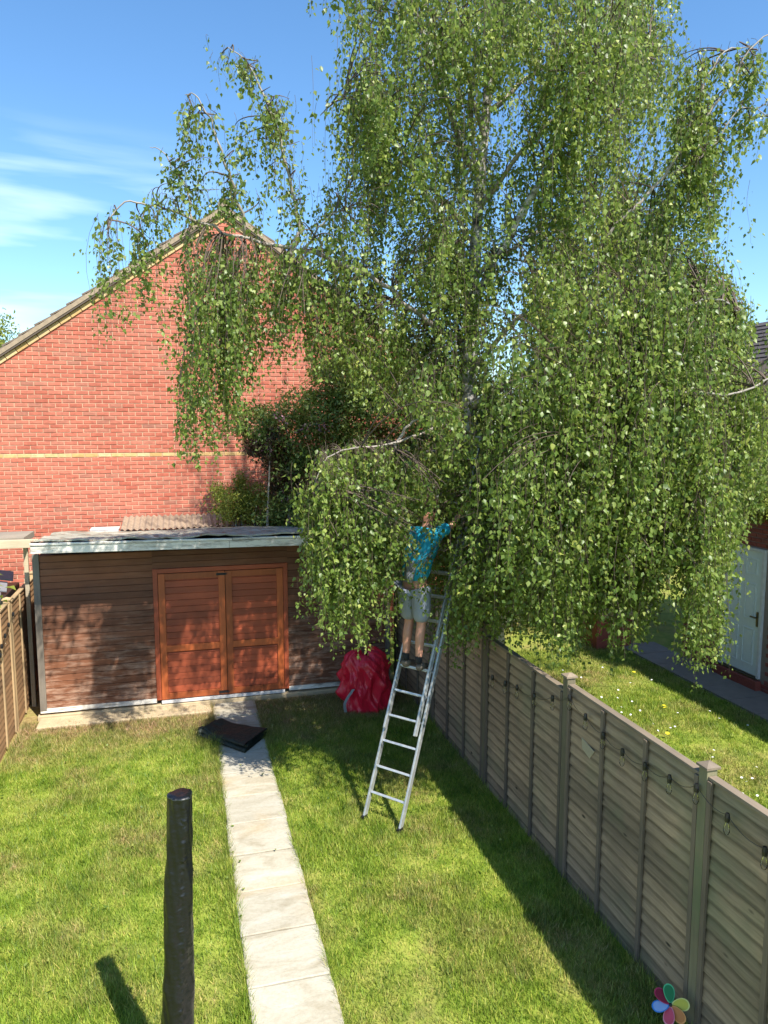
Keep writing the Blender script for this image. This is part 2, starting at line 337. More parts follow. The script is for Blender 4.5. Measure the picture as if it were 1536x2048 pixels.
# ------------------------------------------------------------------ leaf geometry
def unit(a): return a/np.maximum(np.linalg.norm(a,axis=1,keepdims=True),1e-9)
def leaves_arrays(P,D,S,Ln,Wd,curl=.12):
    D=unit(D); S=unit(S-D*np.sum(S*D,1,keepdims=True)); Nn=np.cross(D,S); Ln=Ln[:,None]; Wd=Wd[:,None]
    n=len(P); v=np.empty((n,5,3),np.float32)
    v[:,0]=P; v[:,1]=P+.34*Ln*D+.5*Wd*S+.10*Ln*Nn; v[:,2]=P+.34*Ln*D-.5*Wd*S+.10*Ln*Nn; v[:,3]=P+.5*Ln*D; v[:,4]=P+Ln*D-curl*Ln*Nn
    base=(np.arange(n)*5)[:,None]; t=np.concatenate([base+[0,3,1],base+[1,3,4],base+[0,2,3],base+[2,4,3]],1).reshape(-1,3)
    return v.reshape(-1,3),t
def rand_dir(n): return unit(rng.normal(size=(n,3)))
def cloud(ells,n,size,asp=.5,clump=0,shell=.55,updir=.2):
    """leaf cloud inside ellipsoids [(cx,cy,cz,rx,ry,rz)], gathered into clumps"""
    vol=np.array([e[3]*e[4]*e[5] for e in ells])**(2/3); vol/=vol.sum()
    k=rng.choice(len(ells),n,p=vol); E=np.array(ells)[k]
    if clump:
        nc=clump; kc=rng.choice(len(ells),nc,p=vol); Ec=np.array(ells)[kc]; d=rand_dir(nc); r=shell+(1-shell)*rng.random(nc)[:,None]
        C=Ec[:,:3]+d*Ec[:,3:]*r; ci=rng.integers(0,nc,n); cs=(.10+.16*rng.random(nc))*np.mean(Ec[:,3:],1)
        P=C[ci]+rng.normal(size=(n,3))*cs[ci][:,None]*V(1,1,.75)
    else:
        P=E[:,:3]+rand_dir(n)*E[:,3:]*(shell+(1-shell)*rng.random(n)[:,None])
    D=rand_dir(n)+V(0,0,updir); S=rand_dir(n); Ln=size*(.6+.8*rng.random(n))
    return leaves_arrays(P,D,S,Ln,Ln*asp)
# ------------------------------------------------------------------ setting: ground
g=MB(); g.box(-300,300,-200,500,-.5,0); gr=g.build('ground',M['lawn']); tag(gr,kind='structure')
# paths
path=MB(); path.box(.37,1.02,2.0,11.33,-.05,.004); pth=path.build('garden_path',M['mortar_dark']); tag(pth,kind='structure')
sy=7.73-.61*9
k=0
for i in range(15):
    y0=7.73+.605*(i-7); 
    if y0<2.3 or y0>11.3: continue
    y1=min(y0+.595,11.32); b=MB(); j=random.uniform(-.008,.008); tz=.034+random.uniform(-.003,.004)
    x0=.375+j; x1=1.015+j
    # riven edge outline
    n=7; top=[]
    ring=[(x0+(x1-x0)*q/n,y0) for q in range(n)]+[(x1,y0+(y1-y0)*q/n) for q in range(n)]+[(x1-(x1-x0)*q/n,y1) for q in range(n)]+[(x0,y1-(y1-y0)*q/n) for q in range(n)]
    ring=[(x+random.uniform(-.004,.004),y+random.uniform(-.003,.003)) for x,y in ring]
    m_=len(ring); vs=[(x,y,.005) for x,y in ring]+[(x,y,tz-.006) for x,y in ring]+[(x+(x0+x1-2*x)*.02,y+(y0+y1-2*y)*.02,tz) for x,y in ring]
    fs=[(q,(q+1)%m_,m_+(q+1)%m_,m_+q) for q in range(m_)]+[(m_+q,m_+(q+1)%m_,2*m_+(q+1)%m_,2*m_+q) for q in range(m_)]+[tuple(range(2*m_,3*m_))]
    b.add(vs,fs); b.build('slab',M['slab'],pth)
# neighbour's path beside the brick wall
b=MB(); b.box(8.08,8.88,2,12.5,-.05,.004); np_=b.build('neighbour_path',M['mortar_dark']); tag(np_,kind='structure')
for i in range(17):
    b=MB(); y0=2.2+i*.6; b.box(8.09,8.87,y0,y0+.59,.006,.03+random.uniform(0,.004)); b.build('slab',M['path_grey'],np_)
# ------------------------------------------------------------------ brick walls
def brick_wall(root,inside,u0,u1,z0,z1,frame,matS,matO,zmat,score,limit=300,band=None,name='brick'):
    """frame(u,z,d)->xyz with d = depth out of the wall; bricks in stretcher bond, proud of the mortar"""
    rows=int((z1-z0)/.075); cells=[]; halves=[]
    for r in range(rows):
        z=z0+r*.075; off=.1125 if r%2 else 0
        for c in range(int((u1-u0)/.225)+2):
            u=u0+c*.225-off
            if u>=u0-.001 and u+.2135<=u1+.001 and inside(u+.005,z+.03) and inside(u+.21,z+.03) and inside(u+.107,z+.065): cells.append((u,z,band is not None and r==band))
        if r%2:
            for ue in (u0+.0,u1-.1125):
                if inside(ue+.02,z+.03) and inside(ue+.09,z+.06): halves.append((ue,z))
    sc_=sorted(range(len(cells)),key=lambda i:-score(*cells[i][:2])-1000*cells[i][2]*(score(*cells[i][:2])>0))
    single=set(i for i in sc_[:limit] if score(*cells[i][:2])>0)
    protos=[]
    def bx(u,z,wd=.2135):
        a=.002+random.uniform(-.0015,.0015); e=.010+random.uniform(-.002,.003)
        p=[]
        for d,ins in ((-.02,0),(e-.003,0),(e,.004)):
            p+= [(u+a+ins,z+a+ins,d),(u+wd-ins,z+a+ins,d),(u+wd-ins,z+.064-ins,d),(u+a+ins,z+.064-ins,d)]
        f=[(0,1,5,4),(1,2,6,5),(2,3,7,6),(3,0,4,7),(4,5,9,8),(5,6,10,9),(6,7,11,10),(7,4,8,11),(8,9,10,11)]
        return p,f
    o0=frame(0,0,0)
    for _ in range(6):
        p,f=bx(0,0); me=bpy.data.meshes.new(name); me.from_pydata([tuple(frame(*q)-o0) for q in p],[],f); me.materials.append(matO); protos.append(me)
    cprotos=[]
    for _ in range(3):
        p,f=bx(0,0); me=bpy.data.meshes.new(name); me.from_pydata([tuple(frame(*q)-o0) for q in p],[],f); me.materials.append(M['cream']); cprotos.append(me)
    mb=MB(); mc=MB()
    for i,(u,z,isb) in enumerate(cells):
        if i in single:
            o=bpy.data.objects.new(name,random.choice(cprotos if isb else protos)); place(o,frame(u,z,0),root)
            if isb: o['label']='cream brick in the pale string course'
        else:
            p,f=bx(u,z); (mc if isb else mb).add([frame(*q) for q in p],f)
    for u,z in halves:
        p,f=bx(u,z,.101); mb.add([frame(*q) for q in p],f)
    o=mb.build('brickwork',matS,root); tag(o,kind='stuff')
    if mc.v: o=mc.build('cream_brickwork',M['cream'],root); tag(o,kind='stuff')
# main house ----------------------------------------------------------
AX,AZ_=.95,8.12; SL=.69; HY=14.6; EZ=4.9
XL=AX-.225*21; XR=AX+.225*21; EZ=AZ_-SL*.225*21
house=thing('brick_house','red brick gable house with cream string course behind the shed','house',(AX,HY,0))
def roofz(x): return AZ_-abs(x-AX)*SL
b=MB(); D=9
pts=[(XL,0),(XR,0),(XR,EZ),(AX,AZ_),(XL,EZ)]
b.add([(x,HY,z) for x,z in pts]+[(x,HY+D,z) for x,z in pts],[(0,1,2,3,4),(9,8,7,6,5),(0,5,6,1),(1,6,7,2),(2,7,8,3),(3,8,9,4),(4,9,5,0)])
b.build('wall',M['mortar'],house)
def hin(u,z): return XL-.01<u<XR+.01 and z<roofz(u)-.035
def hscore(u,z):
    if u<-3.4 or u>1.2 or z<2.35 or z>6.3: return -1
    # bricks visible left of the hanging branches
    lim=.35 if z<4.3 else (-.1 if z<5.3 else -1.0)
    return -1 if u>lim else 10-abs(z-3.9)-.3*abs(u+1.4)
brick_wall(house,hin,XL,XR,0.0,8.2,lambda u,z,d:V(u,HY-d,z),M['brick'],M['brick_o'],None,hscore,300,band=49)
# verge: cream bricks laid along the slope, mortar bed, stepped tiles
def slope_seq(side):
    d=nrm(V(side,0,-SL)); n_=nrm(V(side*SL,0,1)); return d,n_
for side in (-1,1):
    d,n_=slope_seq(side); Lr=math.hypot(XL-AX,AZ_-EZ); s=.05
    top=V(AX,HY,AZ_)
    while s<Lr-.1:
        c=top+d*(s+.105)-n_*.055+V(0,-.016,0)
        mb=MB().obox(c,d*.1035,V(0,.020,0),n_*.040)
        mb.build('verge_brick',M['cream'],house); s+=.22
    mb=MB().obox(top+d*Lr/2+n_*.005+V(0,-.03,0),d*(Lr/2+.1),V(0,.06,0),n_*.016); mb.build('soffit_strip',M['soffit'],house)
    mb=MB().obox(top+d*Lr/2+n_*.055+V(0,-.05,0),d*(Lr/2+.12),V(0,.05,0),n_*.034); mb.build('verge_mortar',M['vergebed'],house)
    s=.0
    while s<Lr+.1:
        tilt=nrm(d+n_*.10); nn=nrm(n_-d*.10)
        c=top+d*(s+.17)+n_*.112+V(0,.10,0)
        MB().obox(c,tilt*.195,V(0,.165,0),nn*.013).build('verge_tile',M['tile'],house)
        s+=.325
    mb=MB(); s=0
    while s<Lr+.1:
        tilt=nrm(d+n_*.10); nn=nrm(n_-d*.10); c=top+d*(s+.17)+n_*.110+V(0,D/2+.2,0); mb.obox(c,tilt*.195,V(0,D/2-.07,0),nn*.012); s+=.325
    o=mb.build('roof_tiles',M['tile'],house); tag(o,kind='stuff')
MB().tube([(AX,HY-.07,AZ_+.13),(AX,HY+D,AZ_+.13)],.12,10).build('ridge',M['tile'],house)
# neighbour's brick outbuilding on the right --------------------------
GX=8.9; GE=3.5; GY0,GY1=11.58-.225*38,11.58
gar=thing('brick_outbuilding','dark red brick building in shade with a white panelled side door','house',(GX,GY1,0))
b=MB(); xr=GX+6; rz=GE+3*.8
pts=[(GX,0),(xr,0),(xr,GE),(GX+3,rz),(GX,GE)]
b.add([(x,GY0,z) for x,z in pts]+[(x,GY1,z) for x,z in pts],[(0,1,2,3,4),(9,8,7,6,5),(0,5,6,1),(1,6,7,2),(2,7,8,3),(3,8,9,4),(4,9,5,0)])
b.build('wall',M['mortar_dark'],gar)
DY0,DY1=9.70,10.52; DZ0,DZ1=.20,2.25
def gin(u,z): return GY0-.01<u<GY1+.01 and z<GE-.05 and not(DY0-.06<u<DY1+.06 and DZ0-.05<z<DZ1+.06)
def gscore(u,z): return -1 if (u<8.9 or u>11.5 or z>3.2) else 10-abs(z-1.3)-1.2*abs(u-9.6)
brick_wall(gar,gin,GY0,GY1,0,GE,lambda u,z,d:V(GX-d,u,z),M['gbrick'],M['gbrick_o'],None,gscore,200)
for sgn in (-1,1):
    d=nrm(V(sgn,0,-.8)); n_=nrm(V(sgn*.8,0,1)); top=V(GX+3,(GY0+GY1)/2,rz+.03); Lr=3.9; s=0; mb=MB()
    hl=(GY1-GY0)/2+.12; idx=0
    while s<Lr:
        tl=nrm(d+n_*.1); nn=nrm(n_-d*.1)
        yy=-hl
        while yy<hl:
            mb.obox(top+d*(s+.17)+n_*.05+V(0,yy+.16,0),tl*.19,V(0,.156,0),nn*.012); yy+=.32
        s+=.32
    o=mb.build('roof_tiles',M['tile_dark'],gar); tag(o,kind='stuff')
b=MB(); b.box(GX-.14,GX-.02,GY0,GY1,GE-.16,GE+.02); b.build('fascia',M['white'],gar)
# door with six panels
fr=MB(); e=GX-.03
fr.box(e-.015,e+.06,DY0-.055,DY0,DZ0,DZ1+.05); fr.box(e-.015,e+.06,DY1,DY1+.055,DZ0,DZ1+.05); fr.box(e-.015,e+.06,DY0,DY1,DZ1,DZ1+.05); fr.build('door_frame',M['white'],gar,bevel=.004)
dr=MB(); dr.box(e+.012,e+.05,DY0+.004,DY1-.004,DZ0+.03,DZ1-.004)
def rim(mb,y0,y1,z0,z1,x,w_=.018,h=.012):
    mb.box(x-h,x,y0,y1,z0,z0+w_); mb.box(x-h,x,y0,y1,z1-w_,z1); mb.box(x-h,x,y0,y0+w_,z0+w_,z1-w_); mb.box(x-h,x,y1-w_,y1,z0+w_,z1-w_)
door=dr.build('door',M['doorwhite'],gar)
mid=(DY0+DY1)/2
for (y0,y1) in ((DY0+.11,mid-.05),(mid+.05,DY1-.11)):
    for (z0,z1) in ((DZ0+.18,DZ0+.78),(DZ0+.93,DZ0+1.52),(DZ0+1.66,DZ1-.12)):
        q=MB(); rim(q,y0,y1,z0,z1,e+.0118); q.box(e+.004,e+.0118,y0+.045,y1-.045,z0+.045,z1-.045); q.build('door_panel',M['doorwhite'],door)
q=MB(); q.box(e-.002,e+.0115,DY0+.035,DY0+.075,DZ0+.84,DZ0+1.08); q.box(e-.04,e-.0025,DY0+.045,DY0+.065,DZ0+.98,DZ0+1.0); q.box(e-.045,e-.03,DY0+.045,DY0+.165,DZ0+.978,DZ0+1.002); q.build('handle',M['brass'],door,bevel=.003)
b=MB(); b.box(GX-.12,GX-.012,DY0-.1,DY1+.1,.02,DZ0-.02); b.build('doorstep',M['gbrick_o'],gar,bevel=.01)
b=MB(); b.box(GX-.07,GX-.012,DY0-.03,DY1+.03,DZ0-.019,DZ0+.01); b.build('door_sill',M['brass'],gar)
# far house roof at the right
fh=thing('distant_house','distant house with dark tiled roof at the right edge','house',(17,20,0))
b=MB(); b.box(14.6,24,19,27,0,4.6); b.build('wall',M['gbrick'],fh)
b=MB(); mbt=MB()
for s_ in np.arange(0,5.0,.3):
    for y in np.arange(18.8,27.2,.3):
        d=nrm(V(-1,0,-.62)); n_=nrm(V(-.62,0,1)); c=V(19.0,y,7.55)+d*s_
        mbt.obox(c+n_*.02,nrm(d+n_*.12)*.19,V(0,.146,0),n_*.014)
o=mbt.build('roof_tiles',M['tile_dark'],fh); tag(o,kind='stuff')
b.add([(14.3,18.8,4.6),(24.3,18.8,4.6),(24.3,27.2,4.6),(14.3,27.2,4.6),(19.0,18.8,7.5),(19.0,27.2,7.5)],[(0,1,4),(1,2,5,4),(2,3,5),(3,0,4,5),(3,2,1,0)]); b.build('roof',M['tile_dark'],fh)
# ------------------------------------------------------------------ shed
SY=11.43; SX0,SX1=-2.05,3.22
shed=thing('garden_shed','long brown timber shed with orange double doors and flaking fascia','shed',(.6,SY,0))
b=MB(); b.box(SX0+.02,SX1-.02,SY+.03,SY+1.75,.1,2.36); b.build('shed_body',M['darkwood'],shed)
b=MB(); b.box(SX0-.04,SX1+.02,SY-.05,SY+1.8,-.02,.07); b.build('slab_base',M['concrete'],shed,bevel=.01)
b=MB(); b.box(SX0+.0,.36,SY-.42,SY-.055,-.02,.045); b.build('concrete_ledge',M['concrete'],shed,bevel=.012)
DX0,DX1=-.36,1.50; DZT=2.07
def shedboards(x0,x1,zb,zt,parent=shed,mat='shedboard',y=SY,pitch=.098,name='board',step=.010):
    z=zb; protos={}
    while z<zt-.02:
        h=min(pitch,zt-z); p=MB(); w2=random.uniform(-.002,.002)
        # shiplap profile: recessed top lip, slanting face
        yo=y+random.uniform(-.001,.001)
        A=[(x0,yo+.02,z),(x0,yo-step+w2,z+.0015),(x0,yo-step+w2+.001,z+h-.011),(x0,yo+.004,z+h-.005),(x0,yo+.004,z+h-.001),(x0,yo+.02,z+h-.001)]
        B=[(x1,)+a[1:] for a in A]; n=len(A)
        p.add(A+B,[(i,(i+1)%n,n+(i+1)%n,n+i) for i in range(n)]+[tuple(range(n-1,-1,-1)),tuple(range(n,2*n))])
        o=p.build(name,M[mat],parent,loc=V((x0+x1)/2,y,z)); z+=pitch
shedboards(SX0+.09,DX0-.07,.17,2.42); shedboards(DX1+.07,SX1-.08,.17,2.42); shedboards(DX0-.0695,DX1+.0695,DZT+.08,2.42)
for x0,x1 in ((SX0,SX0+.088),(SX1-.078,SX1)):
    b=MB(); b.box(x0,x1,SY-.03,SY+.05,.14,2.44); b.build('corner_post',M['greywood'],shed,bevel=.004)
b=MB(); b.box(SX0,DX0-.07,SY-.022,SY+.02,.10,.165); b.build('bottom_rail',M['fascia'],shed,bevel=.003); b=MB(); b.box(DX1+.07,SX1,SY-.022,SY+.02,.10,.165); b.build('bottom_rail',M['fascia'],shed,bevel=.003)
b=MB(); b.box(DX0-.0,DX1,SY-.05,SY-.005,.085,.128); b.build('door_sill',M['white'],shed,bevel=.004)
fr=MB(); fr.box(DX0-.068,DX0,SY-.028,SY+.04,.14,DZT+.078); fr.box(DX1,DX1+.068,SY-.028,SY+.04,.14,DZT+.078); fr.box(DX0,DX1,SY-.026,SY+.04,DZT+.01,DZT+.076)
fr.build('door_frame',M['door'],shed,bevel=.003)
mid=(DX0+DX1)/2+.05
for (x0,x1) in ((DX0+.006,mid-.004),(mid+.004,DX1-.006)):
    leaf=MB(); leaf.box(x0+.005,x1-.005,SY+.012,SY+.03,.142,DZT); lo=leaf.build('door',M['door'],shed)
    z=.14; shedboards(x0+.096,x1-.096,.24,.87,lo,'door',SY-.002,.098,'board',.006); shedboards(x0+.096,x1-.096,.98,DZT-.095,lo,'door',SY-.002,.098,'board',.006)
    for (a,b_,c,d_,nm) in ((x0,x0+.095,.142,DZT,'stile'),(x1-.095,x1,.142,DZT,'stile'),(x0+.0955,x1-.0955,.142,.235,'rail'),(x0+.0955,x1-.0955,.875,.975,'rail'),(x0+.0955,x1-.0955,DZT-.092,DZT,'rail')):
        q=MB(); q.box(a,b_,SY-.030 if nm=='stile' else SY-.027,SY+.011,c,d_); q.build(nm,M['doorframe'],lo,bevel=.003)
for z in (.17,DZT-.06):
    q=MB(); q.box(mid-.13,mid+.01,SY-.044,SY-.0305,z,z+.035); q.tube([(mid-.12,SY-.052,z+.018),(mid+.03,SY-.052,z+.018)],.007,8); q.build('bolt',M['black'],shed)
# roof: felt sheet, slightly sagging, ragged folds; white drip strip; flaking fascia in two lengths
RY0,RY1=10.82,13.25
RX0,RX1=SX0+.10,SX1+.12
rows=[]; nx,ny=60,14
for j in range(ny+1):
    r_=[]
    for i in range(nx+1):
        x=RX0+(RX1-RX0)*i/nx; y=RY0+(RY1-RY0)*j/ny; z=2.69-.095*(y-RY0)+.02*math.sin(x*2.1)*(j/ny)+.035*float(vnoise(x,y,.35,3))+.025*float(vnoise(x,y,.12,5))-.02*(x-RX0)/5
        for fx in (-.9,-.2,.62,1.7,2.5):
            z+=.022*math.exp(-((x-fx-.35*(y-RY0)*.6)/.05)**2)*(.5+.5*math.sin(j*.8+fx))
        r_.append((x,y,z))
    rows.append(r_)
b=MB().grid(rows); e0=[(p[0],p[1],p[2]-.02) for p in rows[0]]; b.grid([e0,rows[0]]); b.grid([[ (r[0][0],r[0][1],r[0][2]-.05) for r in rows],[r[0] for r in rows]])
b.build('roof_felt',M['felt'],shed,smooth=True)
b=MB(); b.hexa([(RX0+.02,RY0+.02,2.56),(RX1-.02,RY0+.02,2.48),(RX1-.02,RY1,2.28),(RX0+.02,RY1,2.33),(RX0+.02,RY0+.02,2.665),(RX1-.02,RY0+.02,2.64),(RX1-.02,RY1,2.43),(RX0+.02,RY1,2.44)]); b.build('roof_deck',M['darkwood'],shed)
def slantboard(x0,x1,y0,y1,za,zb,h,name,mat):
    b=MB(); b.hexa([(x0,y0,za),(x1,y0,zb),(x1,y1,zb),(x0,y1,za),(x0,y0,za+h),(x1,y0,zb+h),(x1,y1,zb+h),(x0,y1,za+h)]); return b.build(name,M[mat],shed,bevel=.003)
slantboard(RX0-.005,.66,RY0-.022,RY0+.016,2.552,2.522,.105,'fascia','fascia'); slantboard(.664,RX1,RY0-.026,RY0+.016,2.525,2.49,.105,'fascia','fascia')
slantboard(RX0-.01,.70,RY0-.038,RY0+.0,2.664,2.632,.03,'drip_batten','fascia'); slantboard(.705,RX1,RY0-.036,RY0+.0,2.636,2.60,.03,'drip_batten','fascia')
# white vent box and corrugated sheet behind the shed roof
lean=thing('corrugated_lean_to','low corrugated sheet roof between shed and brick house','roof',(-.2,13.9,0))
rows=[];
for j in range(2):
    rows.append([(-1.0+3.6*i/180,13.45+.95*j,2.47+.12*j+.018*math.sin(i*2*math.pi/5)) for i in range(181)])
b=MB().grid(rows); b.build('corrugated_sheet',plain('aged_corrugated_sheet',(.30,.22,.15),.85,0,.25,.3),lean,smooth=True)
b=MB()
for x in (-.9,.4,2.5): b.box(x-.04,x+.04,13.5,13.58,0,2.45)
b.build('post',M['darkwood'],lean)
vb=thing('white_vent_box','white framed skylight box behind the left part of the shed roof','skylight',(-1.25,13.7,0))
b=MB(); b.box(-1.5,-1.03,13.42,13.47,2.38,2.47); b.box(-1.5,-1.03,13.5,13.8,2.47,2.49); b.build('frame',M['white'],vb,bevel=.004)
b=MB(); b.box(-1.48,-1.05,13.475,13.78,.0,2.465); b.build('casing',M['darkwood'],vb)
# ------------------------------------------------------------------ fences
def lap_fence(name,label,x,ys,ztop,faces,side,mats,cat='fence',bpitch=.108,detail=None):
    """side=-1: face toward -X"""
    root=thing(name,label,cat,(x,ys[0],0))
    for i,y in enumerate(ys):
        p=MB(); p.box(x-.042,x+.042,y-.042,y+.042,-.05,ztop+.03); p.build('post',M[mats[2]],root,loc=V(x,y,0),bevel=.005)
        c=MB(); z=ztop+.032; c.add([(x-.056,y-.056,z),(x+.056,y-.056,z),(x+.056,y+.056,z),(x-.056,y+.056,z),(x-.056,y-.056,z+.016),(x+.056,y-.056,z+.016),(x+.056,y+.056,z+.016),(x-.056,y+.056,z+.016),(x,y,z+.04)],[(3,2,1,0),(0,1,5,4),(1,2,6,5),(2,3,7,6),(3,0,4,7),(4,5,8),(5,6,8),(6,7,8),(7,4,8)])
        c.build('post_cap',M[mats[3]],root,loc=V(x,y,z))
        if i==len(ys)-1: break
        a,b_=y+.044,ys[i+1]-.044; zt=ztop+random.uniform(-.04,-.0)
        if detail and i in detail: zt=ztop+detail[i]
        fr=MB(); s=side
        xs=sorted((x+s*.024,x+s*.046)) 
        for yy in (a,a+(b_-a)/3-.01,a+2*(b_-a)/3-.01,b_-.045):
            fr.box(xs[0],xs[1],yy,yy+.04,.03,zt-.02)
        xs2=sorted((x-s*.026,x-s*.04))
        for yy in (a,(a+b_)/2,b_-.04): fr.box(xs2[0],xs2[1],yy,yy+.04,.03,zt-.02)
        pan=fr.build('fence_panel',M[mats[1]],root,loc=V(x,a,0),bevel=.002)
        z=-.02; 
        while z<zt-.05:
            h=bpitch+.02; 
            if z+h>zt-.02: h=zt-.02-z
            n=16; bot=[];top=[]
            ph=random.uniform(0,6); am=random.uniform(.003,.011)
            bb=MB(); P=[]
            for q in range(n+1):
                yy=a+.002+(b_-a-.004)*q/n; wv=am*math.sin(ph+q*.55)+random.uniform(-.0015,.0015)
                zl=z-.01+wv; zh=z+h+.012
                P.append([(x+s*.024,yy,zl),(x+s*.001,yy,zh),(x-s*.007,yy,zh),(x+s*.008,yy,zl)])
            vs=[p for c4 in P for p in c4]; fs=[]
            for q in range(n):
                for k in range(4):
                    k2=(k+1)%4; fs.append((q*4+k,q*4+k2,(q+1)*4+k2,(q+1)*4+k))
            fs+=[(0,3,2,1),(n*4,n*4+1,n*4+2,n*4+3)]
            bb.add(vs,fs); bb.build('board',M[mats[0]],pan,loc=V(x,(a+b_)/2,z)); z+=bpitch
        cp=MB(); cp.box(x-.032,x+.032,a-.0,b_,zt-.018,zt+.006); cp.build('capping',M[mats[3]],pan,bevel=.003)
    return root
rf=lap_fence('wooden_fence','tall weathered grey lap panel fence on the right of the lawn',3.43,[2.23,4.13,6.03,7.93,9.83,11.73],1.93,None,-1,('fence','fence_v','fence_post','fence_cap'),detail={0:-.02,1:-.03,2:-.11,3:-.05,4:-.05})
lf=lap_fence('new_wooden_fence','short stretch of newer orange brown lap fence at left of the shed','%s'and-2.33,[7.3,9.2,11.05,12.95],1.86,None,1,('lfence','lfence_v','lfence_v','lfence_v'),bpitch=.085)
# split patch of bare wood on the second panel
q=MB(); 
pc=atY(1180,1470,5.6); x=3.43-.0235
q.add([(x,5.52,1.46),(x,5.74,1.50),(x,5.73,1.40),(x,5.60,1.36),(x-.004,5.53,1.461),(x-.004,5.735,1.495),(x-.004,5.725,1.405),(x-.004,5.605,1.366)],[(4,5,6,7),(0,1,5,4),(1,2,6,5),(2,3,7,6),(3,0,4,7)])
q.build('bare_wood_patch',M['paleplank'],rf)
# ------------------------------------------------------------------ festoon lights
def festoon(name,label,pts,sag=.04):
    root=thing(name,label,'string lights',pts[0]); cab=MB(); P=[]
    for a,b_ in zip(pts[:-1],pts[1:]):
        a=V(*a);b_=V(*b_)
        for k in range(5):
            t=k/5; p=a+(b_-a)*t; p[2]-=sag*4*t*(1-t); P.append(p)
    P.append(V(*pts[-1])); cab.tube(P,.002,5); cab.build('cable',M['black'],root)
    for i,p in enumerate(pts):
        s=MB(); p=V(*p); s.tube([p+V(0,0,.012),p+V(0,0,-.015),p+V(0,0,-.045)],[.013,.018,.016],10); so_=s.build('bulb_socket',M['black'],root)
        g_=MB(); g_.tube([p+V(0,0,-.046),p+V(0,0,-.06),p+V(0,0,-.085),p+V(0,0,-.11),p+V(0,0,-.13),p+V(0,0,-.137)],[.010,.012,.019,.021,.014,.005],12); g_.build('bulb',M['glass'],so_,smooth=True)
    return root
def atX(x,y,X):
    d=ray(x,y); return V(0,0,H)+d*(X/d[0])
px=[(985,1352),(1010,1364),(1034,1372),(1068,1390),(1105,1393),(1139,1392),(1171,1430),(1206,1467),(1245,1500),(1290,1528),(1339,1553),(1393,1571),(1455,1630),(1530,1697)]
festoon('string_lights','black festoon cable of clear bulbs along the weathered right fence',[tuple(atX(a,b_,3.36)) for a,b_ in px])
px=[(0,1308),(3,1290),(10,1269),(17,1247),(26,1226)]
festoon('string_lights','short run of small dark bulbs on the newer left fence',[tuple(atX(a,b_,-2.27)) for a,b_ in px],.02)
# ------------------------------------------------------------------ clutter left of the shed
pl=thing('timber_canopy','weathered plank canopy over the gap left of the shed','canopy',(-2.7,12.2,0))
b=MB().box(-3.6,-1.98,11.55,11.60,2.52,2.64); b.build('plank',M['paleplank'],pl,bevel=.004)
b=MB().hexa([(-3.6,11.62,2.58),(-2.18,11.62,2.58),(-2.12,12.1,2.60),(-3.6,12.1,2.60),(-3.6,11.62,2.66),(-2.18,11.62,2.66),(-2.12,12.1,2.69),(-3.6,12.1,2.69)]); b.build('plank',M['oldplank'],pl)
b=MB().hexa([(-3.6,12.3,2.62),(-2.75,12.3,2.62),(-2.75,12.5,2.62),(-3.6,12.5,2.62),(-3.6,12.3,2.72),(-2.75,12.3,2.72),(-2.75,12.5,2.73),(-3.6,12.5,2.73)]); b.build('plank',M['oldplank'],pl)
b=MB().box(-2.27,-2.21,12.0,12.06,0,2.6); b.build('post',M['paleplank'],pl,bevel=.004)
b=MB().obox((-2.9,11.9,2.36),V(.28,0,.06),V(0,.03,0),V(-.02,0,.10)); b.build('brace',M['oldplank'],pl)
bn=thing('compost_bin','dark lidded compost bin with grey slabs leaning on it behind the left fence','bin',(-2.85,12.0,0))
b=MB().hexa([(-3.3,11.3,0),(-2.42,11.3,0),(-2.42,12.6,0),(-3.3,12.6,0),(-3.25,11.4,1.85),(-2.44,11.4,1.85),(-2.44,12.5,1.85),(-3.25,12.5,1.85)]); b.build('bin_body',M['black'],bn,bevel=.02)
sl_=plain('grey_slate',(.20,.20,.21),.7)
for i,(yy,zz) in enumerate(((11.35,1.90),(11.8,1.96),(12.25,2.03))):
    MB().obox((-2.72,yy,zz),V(.24,.04,-.05),V(-.03,.19,.03),V(.0,-.003,.013)).build('slate',sl_,bn,bevel=.004)
MB().tube([(-3.1,11.7,2.12),(-2.95,11.7,2.16),(-2.8,11.72,2.1)],[.14,.16,.12],10).build('folded_sheet',sl_,bn,smooth=True)
# ------------------------------------------------------------------ birch
def limb_at(px_): return [atY(x,y,Y) for x,y,Y in px_]
LIMBS=[]  # (points, r0, r1)
trunk_pts=[V(3.98,8.7,0),V(3.90,8.7,.8),V(3.82,8.65,1.7),V(3.70,8.62,2.7),V(3.52,8.6,3.6),V(3.42,8.6,4.6),V(3.44,8.6,5.6),V(3.50,8.6,6.8),V(3.6,8.62,8.0),V(3.7,8.65,9.4),V(3.78,8.65,11),V(3.8,8.6,12.6)]
LIMBS.append((spline(trunk_pts,4),.17,.02))
LIMBS.append((spline(limb_at([(925,680,8.6),(850,640,8.5),(760,560,8.4),(670,520,8.35),(590,500,8.3),(500,478,8.3),(430,455,8.3),(360,428,8.3),(300,408,8.3),(250,405,8.3),(218,440,8.3)]),4),.034,.006))
LIMBS.append((spline(limb_at([(585,510,8.3),(597,460,8.25),(590,400,8.2),(565,300,8.2),(535,210,8.2),(498,130,8.2),(455,95,8.2)]),4),.028,.004))
LIMBS.append((spline(limb_at([(490,478,8.3),(470,370,8.1),(450,320,8.0),(420,240,8.0),(390,190,8.0),(370,190,8.0)]),4),.02,.003))
LIMBS.append((spline(limb_at([(385,440,8.3),(372,380,8.4),(345,330,8.4),(320,300,8.4),(300,295,8.4)]),4),.013,.003))
